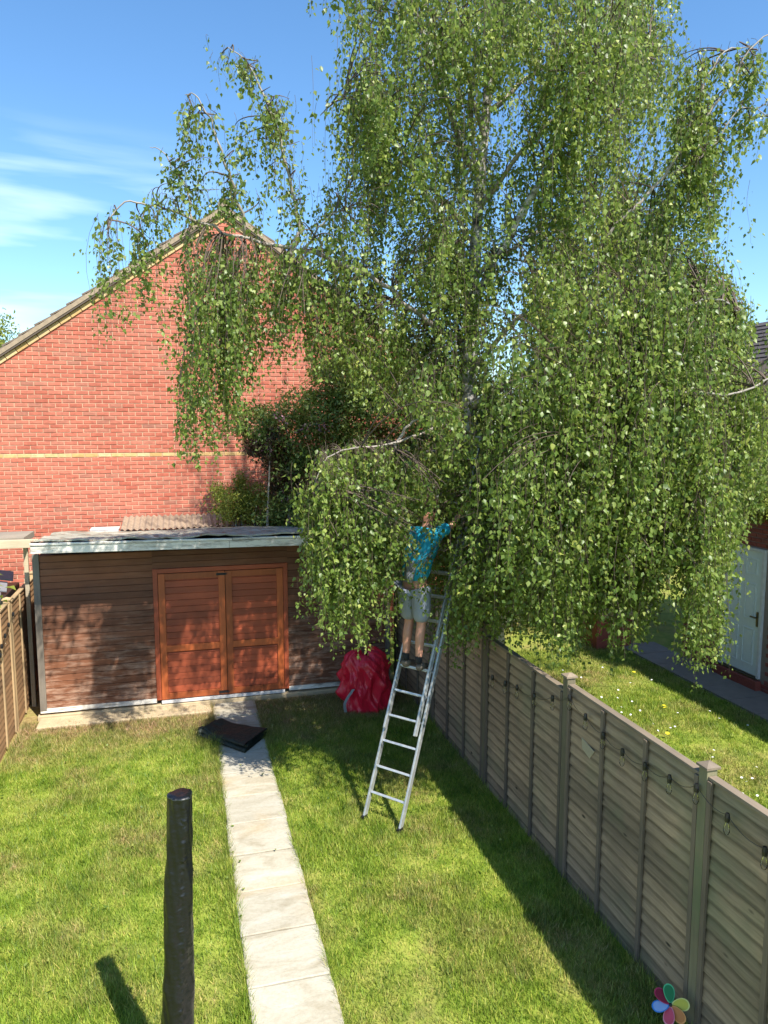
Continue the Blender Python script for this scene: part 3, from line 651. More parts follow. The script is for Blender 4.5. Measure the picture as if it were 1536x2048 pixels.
LIMBS.append((spline(limb_at([(590,520,8.3),(630,470,8.1),(660,430,8.0),(690,420,7.9)]),4),.018,.004))
LIMBS.append((spline(limb_at([(930,560,8.6),(880,430,8.4),(800,300,8.2),(740,220,8.1),(690,195,8.0),(640,230,8.0)]),4),.04,.005))
LIMBS.append((spline(limb_at([(940,330,8.6),(880,180,8.3),(840,30,8.2),(790,-120,8.1),(700,-160,8.0)]),4),.045,.008))
LIMBS.append((spline(limb_at([(940,250,8.6),(960,60,8.5),(1020,-100,8.4),(1060,-260,8.4)]),4),.04,.01))
LIMBS.append((spline(limb_at([(930,640,8.6),(1010,480,8.2),(1100,330,7.9),(1180,150,7.8),(1225,0,7.8),(1240,-150,7.8)]),4),.055,.012))
LIMBS.append((spline(limb_at([(932,760,8.6),(1040,640,8.0),(1150,560,7.6),(1260,420,7.3),(1350,330,7.1),(1400,180,7.0),(1450,105,7.0),(1500,95,7.0)]),4),.034,.004))
LIMBS.append((spline(limb_at([(1360,300,7.1),(1440,200,7.0),(1500,100,6.9),(1550,60,6.9)]),4),.018,.005))
LIMBS.append((spline(limb_at([(1340,350,7.1),(1420,300,7.0),(1480,215,6.9),(1545,235,6.9)]),4),.012,.004))
LIMBS.append((spline(limb_at([(938,820,8.6),(1060,740,7.8),(1200,690,7.1),(1310,600,6.8),(1345,618,6.8),(1430,598,6.7),(1475,625,6.7)]),4),.05,.006))
LIMBS.append((spline(limb_at([(945,900,8.6),(1050,830,7.6),(1180,800,6.8),(1320,780,6.3),(1450,790,6.1),(1560,750,6.0)]),4),.030,.008))
LIMBS.append((spline(limb_at([(950,960,8.6),(1060,920,7.5),(1200,900,6.7),(1330,900,6.3),(1420,960,6.3)]),4),.045,.006))
LIMBS.append((spline(limb_at([(955,1000,8.6),(1040,980,7.8),(1120,1000,7.2),(1180,1060,7.0)]),4),.035,.006))
LIMBS.append((spline(limb_at([(940,870,8.6),(880,850,8.3),(800,885,7.9),(720,895,7.7),(655,915,7.6),(625,980,7.6)]),4),.022,.004))
LIMBS.append((spline(limb_at([(940,900,8.6),(870,900,8.8),(790,930,9.0),(700,960,9.1)]),4),.03,.005))
LIMBS.append((spline(limb_at([(790,900,7.9),(820,850,7.9),(835,838,7.9)]),4),.02,.012))
for i in range(16):      # remaining limbs, all round and up to the top
    a=i*2.4+.5; z=6.0+i*.38; r=(2.7-.13*i)*(1 if math.sin(a)>-.2 else .8)
    t0=V(*trunk_pts[0]); 
    tx=np.interp(z,[p[2] for p in trunk_pts],[p[0] for p in trunk_pts]); c_=V(tx,8.6,z); d=V(math.cos(a),math.sin(a)*.75,0)
    if math.cos(a)<-.5 and z<9.0: r*=.55
    LIMBS.append((spline([c_,c_+d*r*.35+V(0,0,.6),c_+d*r*.75+V(0,0,1.0),c_+d*r+V(0,0,.8)],5),.035,.006))
birch=thing('birch_tree','tall weeping silver birch with hanging leafy strands behind the right fence','tree',trunk_pts[0])
allp=[];alld=[]
for i,(pts,r0,r1) in enumerate(LIMBS):
    rad=[r0+(r1-r0)*(k/(len(pts)-1))**.8 for k in range(len(pts))]
    if i: pts=[pts[0]]+[p+rng.normal(size=3)*min(.02,rad[k]) for k,p in enumerate(pts)][1:]
    nn=12 if i==0 else 7
    if i==0: rad=[r*(1+.25*max(0,1-p[2]/.5)) for r,p in zip(rad,pts)]
    MB().tube(pts,rad,nn).build('trunk' if i==0 else 'limb',M['bark'] if i==0 or r0>.035 else M['limb'],birch,smooth=True)
    for k,p in enumerate(pts):
        if i==0 and p[2]<2.6: continue
        allp.append(p)
allp=np.array(allp)
# sawn stub of a thick limb beside the trunk, and a second thin stem
MB().tube(spline([V(3.66,8.5,2.55),V(3.84,8.35,2.9),V(4.0,8.25,3.3),V(4.02,8.2,3.45)],4),[.085]*10+[.09,.085,.08],10).build('sawn_limb',M['cutwood'],birch,smooth=True)
twigs_v=[];twigs_f=[]; nv=0
def tubes_fast(P,r0,r1):
    """P: (n,k,3) polylines -> 3-sided tubes"""
    global nv
    n,k,_=P.shape
    T=np.gradient(P,axis=1); T/=np.maximum(np.linalg.norm(T,axis=2,keepdims=True),1e-9)
    A=np.cross(T,V(.3,.9,.1)); A/=np.maximum(np.linalg.norm(A,axis=2,keepdims=True),1e-9); B=np.cross(T,A)
    rr=(r0[:,None]+(r1-r0)[:,None]*np.linspace(0,1,k)[None])[...,None]
    vs=np.stack([P+rr*(math.cos(a)*A+math.sin(a)*B) for a in (0,2.094,4.189)],2).reshape(-1,3)
    base=nv+(np.arange(n)[:,None]*k*3+np.arange(k-1)[None]*3)[...,None]
    f=[]
    for q in range(3):
        q2=(q+1)%3; f.append(np.concatenate([base+q,base+q2,base+3+q2],2)); f.append(np.concatenate([base+q,base+3+q2,base+3+q],2))
    twigs_v.append(vs); twigs_f.append(np.concatenate([x.reshape(-1,3) for x in f])); nv+=len(vs)
def inpoly(x,y,poly):
    c=np.zeros(len(x),bool); j=len(poly)-1
    for i in range(len(poly)):
        xi,yi=poly[i]; xj,yj=poly[j]
        c^=((yi>y)!=(yj>y))&(x<(xj-xi)*(y-yi)/(yj-yi+1e-9)+xi); j=i
    return c
def pix(P):
    d=P-V(0,0,H); z=d@cf; return 768+F*(d@cr)/z,1024-F*(d@cu)/z
HOLES=[(1025,580,38,75,.12),(985,690,25,60,.3),(1350,1215,24,85,.12),(1225,1240,30,50,.4),(778,615,14,60,.2),(693,410,16,30,.1),(815,430,18,30,.2),(955,115,14,60,.3),(650,560,30,45,.4),(868,1110,30,90,.45),(840,1270,22,50,.35),(590,640,20,60,.3),(520,620,18,60,.4),(1290,430,20,40,.3),(1180,650,20,50,.4),(1075,720,40,40,.4)]
DENS=46
ANCH=[];SL_=[]   # strand tops and lengths
botL=[(180,700),(235,700),(245,660),(270,620),(300,700),(330,770),(350,930),(385,985),(415,960),(440,900),(480,890),(520,760),(600,740),(700,780),(800,820)]
def zone(poly,Y,nbranch,per,length,bottom=None,spread=.45,maxarc=2.2):
    upc=.1 if bottom is botL else 1.0
    poly=[(float(a),float(b)) for a,b in poly]; xs=[p[0] for p in poly]; ys=[p[1] for p in poly]; got=[]
    while len(got)<nbranch:
        x=rng.uniform(min(xs),max(xs),400); y=rng.uniform(min(ys),max(ys),400); k=inpoly(x,y,poly)
        for a,b_ in zip(x[k],y[k]):
            got.append(atY(a,b_,rng.uniform(*Y)))
            if len(got)>=nbranch: break
    E=np.array(got); d=np.linalg.norm(E[:,None]-allp[None],axis=2)+np.maximum(0,allp[None,:,2]-E[:,None,2]-.1)*upc+(upc<.5)*1.5*np.maximum(0,E[:,None,2]-.15-allp[None,:,2])+(E[:,None,0]>1.0)*2.5*np.maximum(0,E[:,None,0]-.5-allp[None,:,0])*(allp[None,:,2]>4.2)
    S=allp[np.argmin(d,1)]
    # arc: rises then droops to E
    k=9; t=np.linspace(0,1,k)[None,:,None]; dist=np.linalg.norm(E-S,axis=1)[:,None,None]
    far=dist[:,0,0]>maxarc
    S[far]=E[far]+(S[far]-E[far])*(maxarc/dist[far][:,0])[:,:]
    ctrl=(S+E)/2+V(0,0,1)*np.minimum(.5,.22*dist[:,0])+rng.normal(size=S.shape)*.08
    P=(1-t)**2*S[:,None]+2*t*(1-t)*ctrl[:,None]+t*t*E[:,None]
    tubes_fast(P,np.full(len(E),.008)+.004*rng.random(len(E)),np.full(len(E),.003))
    m_=per; u=rng.uniform(.25,1,(len(E),m_)); idx=u*(k-1); i0=np.clip(idx.astype(int),0,k-2); fr_=(idx-i0)[...,None]
    r=np.arange(len(E))[:,None]; A=P[r,i0]*(1-fr_)+P[r,i0+1]*fr_
    A=A+rng.normal(size=A.shape)*V(.5,.5,.25)*spread*rng.random(A.shape[:2])[...,None]
    A=A.reshape(-1,3); Ls=rng.uniform(length[0],length[1],len(A))
    if bottom is not None:
        x,y=pix(A); sc_=F/((A-V(0,0,H))@cf); yb=np.interp(x,[p[0] for p in bottom],[p[1] for p in bottom])
        room=(yb-y)/sc_; Ls=np.minimum(Ls,room*rng.uniform(.8,1.02,len(A))); k2=Ls>.12; A=A[k2]; Ls=Ls[k2]
    ANCH.append(A); SL_.append(Ls)
bot=[(560,700),(600,760),(680,760),(760,800),(820,840),(880,880),(930,980),(960,1180),(1000,1290),(1050,1350),(1200,1365),(1290,1320),(1325,1200),(1345,1130),(1375,1150),(1385,1350),(1430,1400),(1462,1385),(1480,1120),(1500,1060),(1536,1010),(1600,960)]
# upper crown
zone([(640,-160),(1330,-160),(1345,40),(1380,200),(1430,330),(1435,430),(1300,480),(1000,520),(800,480),(700,440),(640,330),(650,245),(720,190),(690,60)],(7.0,10.2),270,7,(.35,1.15))
zone([(760,-160),(1330,-160),(1345,40),(1380,230),(1380,420),(1000,480),(760,330)],(6.6,10.2),150,7,(.35,1.15))
zone([(620,-110),(700,-130),(760,-60),(650,-30)],(7.6,8.6),9,6,(.3,.75),spread=.25)
zone([(690,60),(760,0),(800,200),(700,200)],(7.4,8.8),14,6,(.3,.8),spread=.25)
zone([(1340,220),(1440,250),(1440,420),(1330,420)],(6.6,8.4),11,6,(.3,.9),spread=.6)
zone([(900,1030),(1000,1010),(1010,1150),(900,1200)],(6.9,7.4),24,6,(.3,.8),[(860,1300),(905,1440),(940,1380),(1000,1320),(1100,1350)],spread=.2)
# middle
zone([(640,400),(900,420),(1000,600),(930,760),(700,700),(640,600)],(7.6,10.0),100,7,(.4,1.2),bot)
zone([(1040,480),(1420,430),(1460,600),(1500,700),(1540,720),(1540,860),(1200,800),(900,820),(890,640)],(6.0,9.4),290,7,(.4,1.2),bot)
zone([(1080,560),(1400,480),(1450,640),(1200,760),(1090,720)],(5.9,8.6),70,7,(.4,1.2),bot)
zone([(900,800),(1540,760),(1540,880),(1470,960),(1470,1080),(1395,1130),(1350,1040),(1300,1120),(1060,1130),(980,1000)],(5.7,8.6),300,7,(.4,1.25),bot)
zone([(1370,1000),(1440,1000),(1440,1120),(1385,1140)],(5.7,6.6),24,7,(.7,1.9),bot,spread=.22)
zone([(970,1120),(1300,1100),(1290,1200),(980,1230)],(6.3,7.4),26,4,(.5,1.3),[(1000,1330),(1060,1390),(1200,1400),(1300,1340),(1340,1250)],spread=.25)
zone([(1010,1080),(1290,1060),(1290,1150),(1040,1180)],(6.3,7.6),34,6,(.3,.8),bot,spread=.3)
# right spray
zone([(1370,110),(1450,70),(1540,80),(1545,220),(1480,260),(1420,330),(1360,280)],(6.8,7.2),36,6,(.12,.45),spread=.25)
zone([(1440,560),(1500,580),(1500,620),(1440,640)],(6.5,6.9),4,5,(.2,.4),spread=.2)
# left sky-side limb and its shoots
zone([(350,700),(420,700),(430,800),(355,800)],(8.0,8.6),5,6,(.6,1.3),botL,spread=.12,maxarc=.8)
zone([(540,500),(700,520),(880,640),(860,720),(700,700),(560,620)],(8.0,10.0),46,7,(.4,1.2),[(500,740),(600,740),(700,800),(800,850),(900,900)],spread=.4)
zone([(350,600),(500,590),(500,700),(355,720)],(7.8,8.8),12,6,(.6,1.7),botL,spread=.2,maxarc=1.0)
zone([(196,425),(250,420),(240,470),(196,500)],(8.1,8.5),7,5,(.7,1.6),botL,spread=.22)
zone([(280,430),(340,430),(340,500),(270,520)],(8.1,8.5),6,5,(.3,1.5),botL,spread=.22)
zone([(345,470),(470,480),(480,560),(350,580)],(7.6,9.2),18,6,(.6,2.4),botL,spread=.3)
zone([(400,470),(620,500),(700,560),(640,640),(420,600)],(7.2,9.6),44,6,(.4,1.4),botL,spread=.4)
zone([(430,500),(600,520),(600,560),(430,560)],(7.6,8.8),14,6,(.5,1.3),botL,spread=.3)
for (poly,n_,ln) in (([(520,160),(570,150),(640,430),(560,450)],15,(.15,.6)),([(430,95),(520,120),(530,200),(470,140)],8,(.12,.35)),([(370,190),(420,200),(480,430),(400,400),(370,260)],13,(.15,.6)),([(300,290),(345,310),(400,440),(330,420)],8,(.15,.5)),([(350,195),(385,190),(385,215)],2,(.2,.45)),([(600,380),(690,380),(690,480),(600,480)],6,(.3,.8)),([(450,260),(540,260),(560,430),(480,430)],7,(.15,.5))):
    zone(poly,(7.95,8.45),n_,5,ln,spread=.22)
# low front curtain beside the ladder
botD=[(600,1050),(620,1200),(645,1320),(700,1330),(735,1440),(775,1420),(800,1290),(815,1240),(830,1120),(850,1010),(920,1000),(930,1250),(960,1300)]
zone([(640,905),(700,890),(800,890),(815,1000),(790,1080),(700,1100),(640,1050),(622,980)],(7.3,8.4),92,8,(.3,1.5),botD,spread=.3)
zone([(690,885),(930,880),(920,960),(700,960)],(7.8,8.8),50,7,(.3,1.0),[(600,1200),(800,1250),(830,1100),(860,1015),(900,1010),(940,1100),(960,1150)],spread=.3)
zone([(860,960),(905,960),(900,1010),(860,1010)],(7.2,7.5),9,5,(.2,.55),spread=.15)
zone([(865,1090),(985,1060),(985,1200),(880,1240)],(6.9,7.3),18,5,(.2,.6),spread=.2)
zone([(790,960),(860,960),(862,1130),(800,1180)],(7.2,7.6),34,5,(.2,.5),spread=.15)
zone([(885,1020),(1060,1000),(1060,1180),(900,1220)],(7.0,8.2),66,7,(.3,1.0),[(880,1350),(905,1480),(935,1380),(960,1290),(1000,1320),(1080,1350)],spread=.3)
zone([(880,1210),(925,1200),(925,1260),(880,1260)],(7.3,7.6),3,4,(.3,.8),[(860,1340),(905,1470),(940,1400)],spread=.1)
zone([(760,1000),(830,960),(1000,960),(1000,1100),(930,1220),(880,1240),(850,1280),(800,1200)],(8.7,9.6),60,7,(.3,.9),[(700,1330),(900,1340),(960,1340),(1000,1340)],spread=.4)
# top of the crown, above the frame
n=60
E=np.stack([rng.uniform(1.9,5.9,n),rng.uniform(7.2,10.3,n),rng.uniform(9.2,12.8,n)],1)
E=E[np.hypot(E[:,0]-3.8,E[:,1]-8.7)<2.4-(E[:,2]-9.2)*.42]
A=np.repeat(E,7,0)+rng.normal(size=(len(E)*7,3))*.3; ANCH.append(A); SL_.append(rng.uniform(.4,1.1,len(A)))
A=np.concatenate(ANCH); Ls=np.concatenate(SL_); n=len(A)
# strand polylines hang under gravity with a little sway
k=8; t=np.linspace(0,1,k)[None,:,None]
sway=rng.normal(size=(n,3))*V(.07,.07,0); sw2=rng.normal(size=(n,3))*V(.03,.03,0)
P=A[:,None]-V(0,0,1)*Ls[:,None,None]*t+sway[:,None]*Ls[:,None,None]*np.sqrt(t)+sw2[:,None]*np.sin(t*5)
x_,y_=pix(A); dep=(A-V(0,0,H))@cf; mid_=(A+V(0,0,-1)*Ls[:,None]*.5); xm,ym=pix(mid_); rr_=rng.random(n); kp=np.ones(n,bool)
for (hx,hy,ax_,ay_,pk) in HOLES:
    ins=((xm-hx)/ax_)**2+((ym-hy)/ay_)**2<1; kp&=~(ins&(rr_>pk))
# foliage in front of trunk and person is thinner
kp&=~((abs(xm-938)<18)&(ym>680)&(ym<900)&(A[:,1]<8.6)&(rr_>.3))
tt=(11.43-mid_[:,1])/.72; zh=mid_[:,2]-tt; xh=mid_[:,0]-.31*tt
kp&=~((tt>0)&(zh>.0)&(zh<1.8)&(xh>-2.1)&(xh<1.7)&(rng.random(n)>.55))
clump=vnoise(xm,ym,70,21)*.6+vnoise(xm+900,A[:,1]*60,60,22)*.4
dens=np.where(ym<820,.18+1.35*clump,.55+.7*clump); dens=np.where((ym>1130)&(xm>960)&(xm<1360),dens*.62,dens)
cnt=np.maximum(3,(Ls*DENS*dens).astype(int))*kp
cnt=cnt.astype(int); si=np.repeat(np.arange(n),cnt); q=rng.random(len(si))**.85
idx=q*(k-1); i0=np.clip(idx.astype(int),0,k-2); fr_=(idx-i0)[:,None]; C=P[si,i0]*(1-fr_)+P[si,i0+1]*fr_
rad=(.018+.05*rng.random(n)**1.3)[si]*(1-.45*q); off=rng.normal(size=(len(si),3))*V(1,1,.5)*rad[:,None]
LP=C+off; LP-=V(0,0,.01)
Dl=unit(off)*.55+rng.normal(size=LP.shape)*.35+V(0,0,-.95); Sl=rng.normal(size=LP.shape)*V(1,1,.4)
Ll=(.030+.038*rng.random(len(LP))**1.3)*(1-.25*(q>.93)); Wl=Ll*(.66+.16*rng.random(len(LP)))
# the 300 leaves that show largest are single leaf parts
dist=np.linalg.norm(LP-V(0,0,H),axis=1)/Ll; xx,yy=pix(LP); dist[(xx<0)|(xx>1536)|(yy<0)|(yy>2048)]=1e9
near=np.argsort(dist)[:300]; mask=np.ones(len(LP),bool); mask[near]=False
v_,t_=leaves_arrays(LP[mask],Dl[mask],Sl[mask],Ll[mask],Wl[mask])
o=mesh_obj('foliage',tri_mesh('foliage',v_-WO[birch.name],t_,M['birchleaf']),birch,WO[birch.name]); tag(o,kind='stuff')
sel=kp|(rng.random(n)<.12); tubes_fast(P[sel],np.full(sel.sum(),.0022),np.full(sel.sum(),.001))
vs=np.concatenate(twigs_v); fs=np.concatenate(twigs_f)
o=mesh_obj('twigs',tri_mesh('twigs',vs-WO[birch.name],fs,M['twig']),birch,WO[birch.name]); tag(o,kind='stuff')
print('LEAVES',len(LP),'STRANDS',n)
# single leaf mesh: ovate with serrated outline, folded along the midrib
prof=[(0,0),(.08,.28),(.2,.44),(.3,.5),(.38,.46),(.48,.42),(.56,.34),(.68,.27),(.8,.15),(1,0)]
lv=[];lfc=[]
for a,w_ in prof: lv.append((a,0,0 if a<1 else -.10))
nL=len(prof)
for s in (1,-1):
    for a,w_ in prof[1:-1]: lv.append((a,s*w_*.78,.16*w_-.1*a*a))
for s in (0,1):
    o0=nL+s*(nL-2)
    for i in range(nL-1):
        A_=i;B_=i+1; pa=o0+i-1 if i>0 else None; pb=o0+i if i<nL-2 else None
        f=[x for x in (A_,B_,pb,pa) if x is not None]
        if len(f)>=3: lfc.append(tuple(f if s==0 else f[::-1]))
lme=bpy.data.meshes.new('leaf'); lme.from_pydata(lv,[],lfc); lme.materials.append(M['birchleaf_o'])
for i in near:
    D_=nrm(Dl[i]); S_=nrm(Sl[i]-D_*np.dot(Sl[i],D_)); N_=np.cross(D_,S_)
    o=bpy.data.objects.new('leaf',lme); sc.collection.objects.link(o); o.parent=birch
    mm=Matrix.Identity(4); sz=Ll[i]
    for r_ in range(3):
        mm[r_][0]=D_[r_]*sz; mm[r_][1]=S_[r_]*sz; mm[r_][2]=N_[r_]*sz; mm[r_][3]=LP[i][r_]-WO[birch.name][r_]
    o.matrix_local=mm
# ------------------------------------------------------------------ shrubs, hedges, far trees
def shrub(name,label,cat,loc,ells,n,size,mat,asp=.45,clump=120,stems=4,flowers=None,shell=.5,leafname='foliage',extra=None):
    root=thing(name,label,cat,loc); L0=WO[root.name]
    for i in range(stems):
        e=ells[i%len(ells)]; top=V(e[0],e[1],e[2]+e[5]*.3)+rng.normal(size=3)*.1
        MB().tube(spline([V(*loc)+V(rng.normal()*.1,rng.normal()*.1,0),(V(*loc)+top)/2+rng.normal(size=3)*.1,top],4),([.05,.045,.04,.035,.03,.025,.02,.015,.01] if stems>1 or 'tree' in name else [.018]*9),7).build('trunk' if stems==1 else 'stem',M['limb'],root,smooth=True)
    v,t=cloud(ells,n,size,asp,clump,shell); o=mesh_obj(leafname,tri_mesh(leafname,v-L0,t,mat),root,L0); tag(o,kind='stuff')
    if flowers:
        for (pts,fm,nf,fs_) in flowers:
            P=[];
            for p in pts:
                P.append(V(*p)+rng.normal(size=(nf,3))*V(.07,.07,.05))
            P=np.concatenate(P); D=rand_dir(len(P))+V(0,-.6,.3); v,t=leaves_arrays(P,D,rand_dir(len(P)),np.full(len(P),fs_),np.full(len(P),fs_*.8)); o=mesh_obj('blossom',tri_mesh('blossom',v-L0,t,fm),root,L0); tag(o,kind='stuff')
    return root
fl=[tuple(atY(x,y,12.75)) for x,y in ((600,857),(648,858),(535,895),(527,880),(560,835),(590,1040),(610,1035),(640,850),(580,1000),(700,930))]
shrub('flowering_shrub','large dark green shrub with pink blossoms between shed and brick house','shrub',(2.6,13.3,0),
 [(1.85,13.2,4.1,.75,.7,.65),(2.6,13.3,4.3,.9,.7,.85),(3.4,13.3,4.2,.9,.7,1.0),(2.2,13.1,3.2,.9,.7,.9),(3.2,13.2,2.8,1.0,.7,1.0),(4.4,13.3,4.0,.9,.7,1.0),(2.0,13.2,2.5,.8,.6,.6),(1.35,13.1,4.25,.5,.5,.35),(2.9,13.2,5.0,.8,.6,.6),(4.0,13.3,5.1,.9,.6,.7),(5.2,13.4,4.6,.9,.6,1.0)],56000,.075,M['bushleaf'],.42,500,5,[(fl,M['pink'],26,.045)])
shrub('purple_leaved_shrub','purple leaved shrub in front of the brick gable beside the dark shrub','shrub',(1.5,12.9,0),[(1.5,12.85,3.85,.38,.35,.33),(1.75,12.85,3.4,.36,.35,.4)],3400,.07,M['redleaf'],.4,70,2)
shrub('low_yellow_green_shrub','low yellow green shrub just above the shed roof against the brick wall','shrub',(1.0,13.5,0),[(.95,13.45,2.95,.48,.4,.42),(1.35,13.45,2.8,.5,.4,.4)],9000,.05,M['limebush'],.42,110,3)
shrub('dark_hedge','dark green hedge at the far end of the neighbouring garden','hedge',(6.6,14.2,0),[(5.6,13.8,1.4,1.3,.8,1.6),(7.4,14.2,1.6,1.4,.9,1.7),(9.3,14.6,1.6,1.3,.9,1.8),(6.4,14.2,3.4,1.2,.8,1.2),(8.4,14.6,3.6,1.3,.8,1.3)],46000,.085,M['fartree'],.45,520,5)
shrub('garden_tree','bushy tree beyond the right end of the hedge','tree',(12.2,16.5,0),[(11.6,16.4,4.9,1.6,1.2,1.6),(12.8,16.6,5.6,1.3,1.2,1.5),(10.6,16.2,3.8,1.2,1.0,1.3)],30000,.09,M['fartree'],.4,330,1)
rfl=[tuple(atY(x,y,9.9)) for x,y in ((1480,840),(1530,862),(1490,890),(1505,900),(1440,835),(1515,880))]
shrub('red_flowered_climber','green climber with small red flowers on the outbuilding eaves','climber',(8.75,11.35,0),[(8.9,11.3,3.9,.6,.5,.5),(8.75,10.3,3.4,.5,.9,.5),(8.6,9.6,3.2,.35,.7,.45)],15000,.06,M['limebush'],.45,150,1,[(rfl,M['redpetal'],14,.035)])
shrub('far_tree','rounded bright green tree far behind the house at the left edge','tree',(-7.2,32,0),[(-7.4,32,7.2,1.7,1.4,1.5),(-6.4,32,6.3,1.2,1.2,1.2),(-8.6,32,6.2,1.6,1.4,1.6)],22000,.13,M['limebush'],.5,240,1)
shrub('far_trees','line of dark trees on the horizon beyond the gardens','trees',(8,34,0),[(x,34+rng.uniform(-2,3),2.5,2.6,1.6,2.9) for x in range(-34,62,4)],60000,.22,M['fartree'],.5,700,6)
# leafy weed with big pale leaves at the left edge
lw=thing('broad_leaved_plant','pale green broad leaved plant leaning over the left fence top','plant',(-2.62,11.0,0))
MB().tube(spline([V(-2.62,11,0),V(-2.6,11,1.2),V(-2.5,10.9,2.05)],4),.012,6).build('stem',M['limb'],lw)
for i in range(34):
    a=random.uniform(0,6.28); p=V(-2.52,10.95,2.0)+V(random.uniform(-.22,.2),random.uniform(-.35,.35),random.uniform(-.12,.28))
    v,t=leaves_arrays(p[None],V(math.cos(a)*.7+.4,math.sin(a)-.3,-.25)[None],V(-math.sin(a),math.cos(a),.2)[None],np.array([.15]),np.array([.07]))
    mesh_obj('leaf',tri_mesh('leaf',v-WO[lw.name],t,M['limebush']),lw,WO[lw.name])
# brick planter by the dark hedge
bp=thing('brick_planter','low dark brick planter box with lit coping by the far hedge','planter',(7.9,12.6,0))
MB().box(7.55,8.3,12.3,12.9,0,.62).build('brick_box',M['gbrick_o'],bp,bevel=.01); MB().box(7.5,8.35,12.25,12.95,.622,.68).build('coping',M['cutwood'],bp,bevel=.01)
# ------------------------------------------------------------------ grass
def blades(xr,yr,dens,hmin,hmax,skip=None,wdt=.0022,seed=1,scale=1):
    r=np.random.default_rng(seed); n=int((xr[1]-xr[0])*(yr[1]-yr[0])*dens); x=r.uniform(*xr,n); y=r.uniform(*yr,n)
    lush=vnoise(x,y,.55,11)*.6+vnoise(x,y,.16,12)*.4
    keep=r.random(n)<(.35+.9*lush)
    if skip is not None: keep&=~skip(x,y)
    x=x[keep];y=y[keep];lush=lush[keep]; n=len(x); h=(hmin+(hmax-hmin)*lush)*(.6+.8*r.random(n))
    # longer unmown fringe beside path and fences
    a=r.uniform(0,2*math.pi,n); ln=r.uniform(.15,1.0,n)*h
    tip=np.stack([x+np.cos(a)*ln,y+np.sin(a)*ln,h],1); b=a+math.pi/2+r.normal(size=n)*.6; wd=wdt*(.7+.8*r.random(n))*scale
    s=np.stack([np.cos(b)*wd,np.sin(b)*wd,np.zeros(n)],1); c=np.stack([x,y,np.full(n,-.003)],1)
    v=np.stack([c-s,c+s,tip],1).reshape(-1,3); t=np.arange(n*3).reshape(-1,3); return v,t
def onpath(x,y): return (x>.385)&(x<1.005)&(y<11.33)
V1=[blades((-2.26,3.38),(4.0,11.3),10500,.025,.07,onpath,wdt=.0032,seed=1),blades((.10,.40),(8.3,10.0),5200,.05,.15,None,seed=22),blades((.33,.40),(4,11.3),9000,.06,.12,None,seed=2),blades((1.0,1.07),(4,11.3),9000,.06,.12,None,seed=3),blades((3.28,3.40),(4,11.5),5000,.07,.16,None,seed=4),blades((-2.27,-2.15),(7,11.3),5000,.06,.13,None,seed=5)]
def join(L_):
    vs=[];ts=[];n=0
    for v,t in L_: vs.append(v); ts.append(t+n); n+=len(v)
    return np.concatenate(vs),np.concatenate(ts)
v,t=join(V1); o=mesh_obj('lawn_grass',tri_mesh('lawn_grass',v,t,M['blade'])); tag(o,'patchy mown grass on both sides of the pale path','grass',kind='stuff')
v,t=join([blades((3.46,8.07),(3.2,12.6),5600,.025,.065,None,wdt=.0038,seed=6)]); o=mesh_obj('neighbour_grass',tri_mesh('neighbour_grass',v,t,M['blade'])); tag(o,'bright daisy-strewn grass beyond the weathered fence','grass',kind='stuff')
# fallen leaves and clippings
r=np.random.default_rng(9); n=420; x=np.concatenate([r.normal(1.9,.9,n//2),r.uniform(-2.1,3.3,n//2)]); y=np.concatenate([r.normal(9.2,1.2,n//2),r.uniform(5,11.2,n//2)]); k_=(x>-2.1)&(x<3.3)&(y<11.3)&~((x>.36)&(x<1.03)&(r.random(len(x))<.75))
P_=np.stack([x,y,np.full(n,.052)],1)[k_]; n=len(P_); v,t=leaves_arrays(P_,np.stack([r.normal(size=n),r.normal(size=n),np.full(n,.15)],1),np.stack([r.normal(size=n),r.normal(size=n),np.full(n,.1)],1),r.uniform(.03,.05,n),r.uniform(.02,.035,n))
o=mesh_obj('fallen_leaves',tri_mesh('fallen_leaves',v,t,M['birchleaf'])); tag(o,'loose birch leaves dropped on the lawn and path','leaves',kind='stuff')
# daisies
r=np.random.default_rng(5); dm=MB()
def daisy(x,y,rr=.016,z=.065):
    c=V(x,y,z); n=6; nr=nrm(V(r.normal()*.25,r.normal()*.25-.2,1)); a=nrm(np.cross(nr,V(1,.2,0))); b=np.cross(nr,a)
    dm.add([c]+[c+rr*(math.cos(q*math.pi/3)*a+math.sin(q*math.pi/3)*b)+nr*.003 for q in range(n)],[(0,q+1,(q+1)%n+1) for q in range(n)])
for (cx,cy,sx,sy_,nn) in ((4.25,7.0,.22,.55,700),(5.0,8.3,.4,.8,420),(4.3,7.6,.25,.8,140),(3.95,5.2,.12,.6,70),(4.0,4.4,.15,.4,40),(5.4,7,.9,1.8,170),(4.7,10,.8,1.2,160)):
    for _ in range(nn):
        x=r.normal(cx,sx); y=r.normal(cy,sy_)
        if 3.5<x<7.9: daisy(x,y)
o=dm.build('daisies',M['daisy']); tag(o,'small white daisies scattered over the neighbouring grass','daisies',kind='stuff')
dn=MB()
for (x_,y_) in ((1328,1412),(1335,1468),(1330,1416),(1268,1345)):
    c=atZ(x_,y_,.07); dm=dn; daisy(c[0],c[1],.03,.08)
o=dn.build('dandelions',M['yellow']); tag(o,'a few yellow dandelion heads in the neighbouring grass','dandelions',kind='stuff')
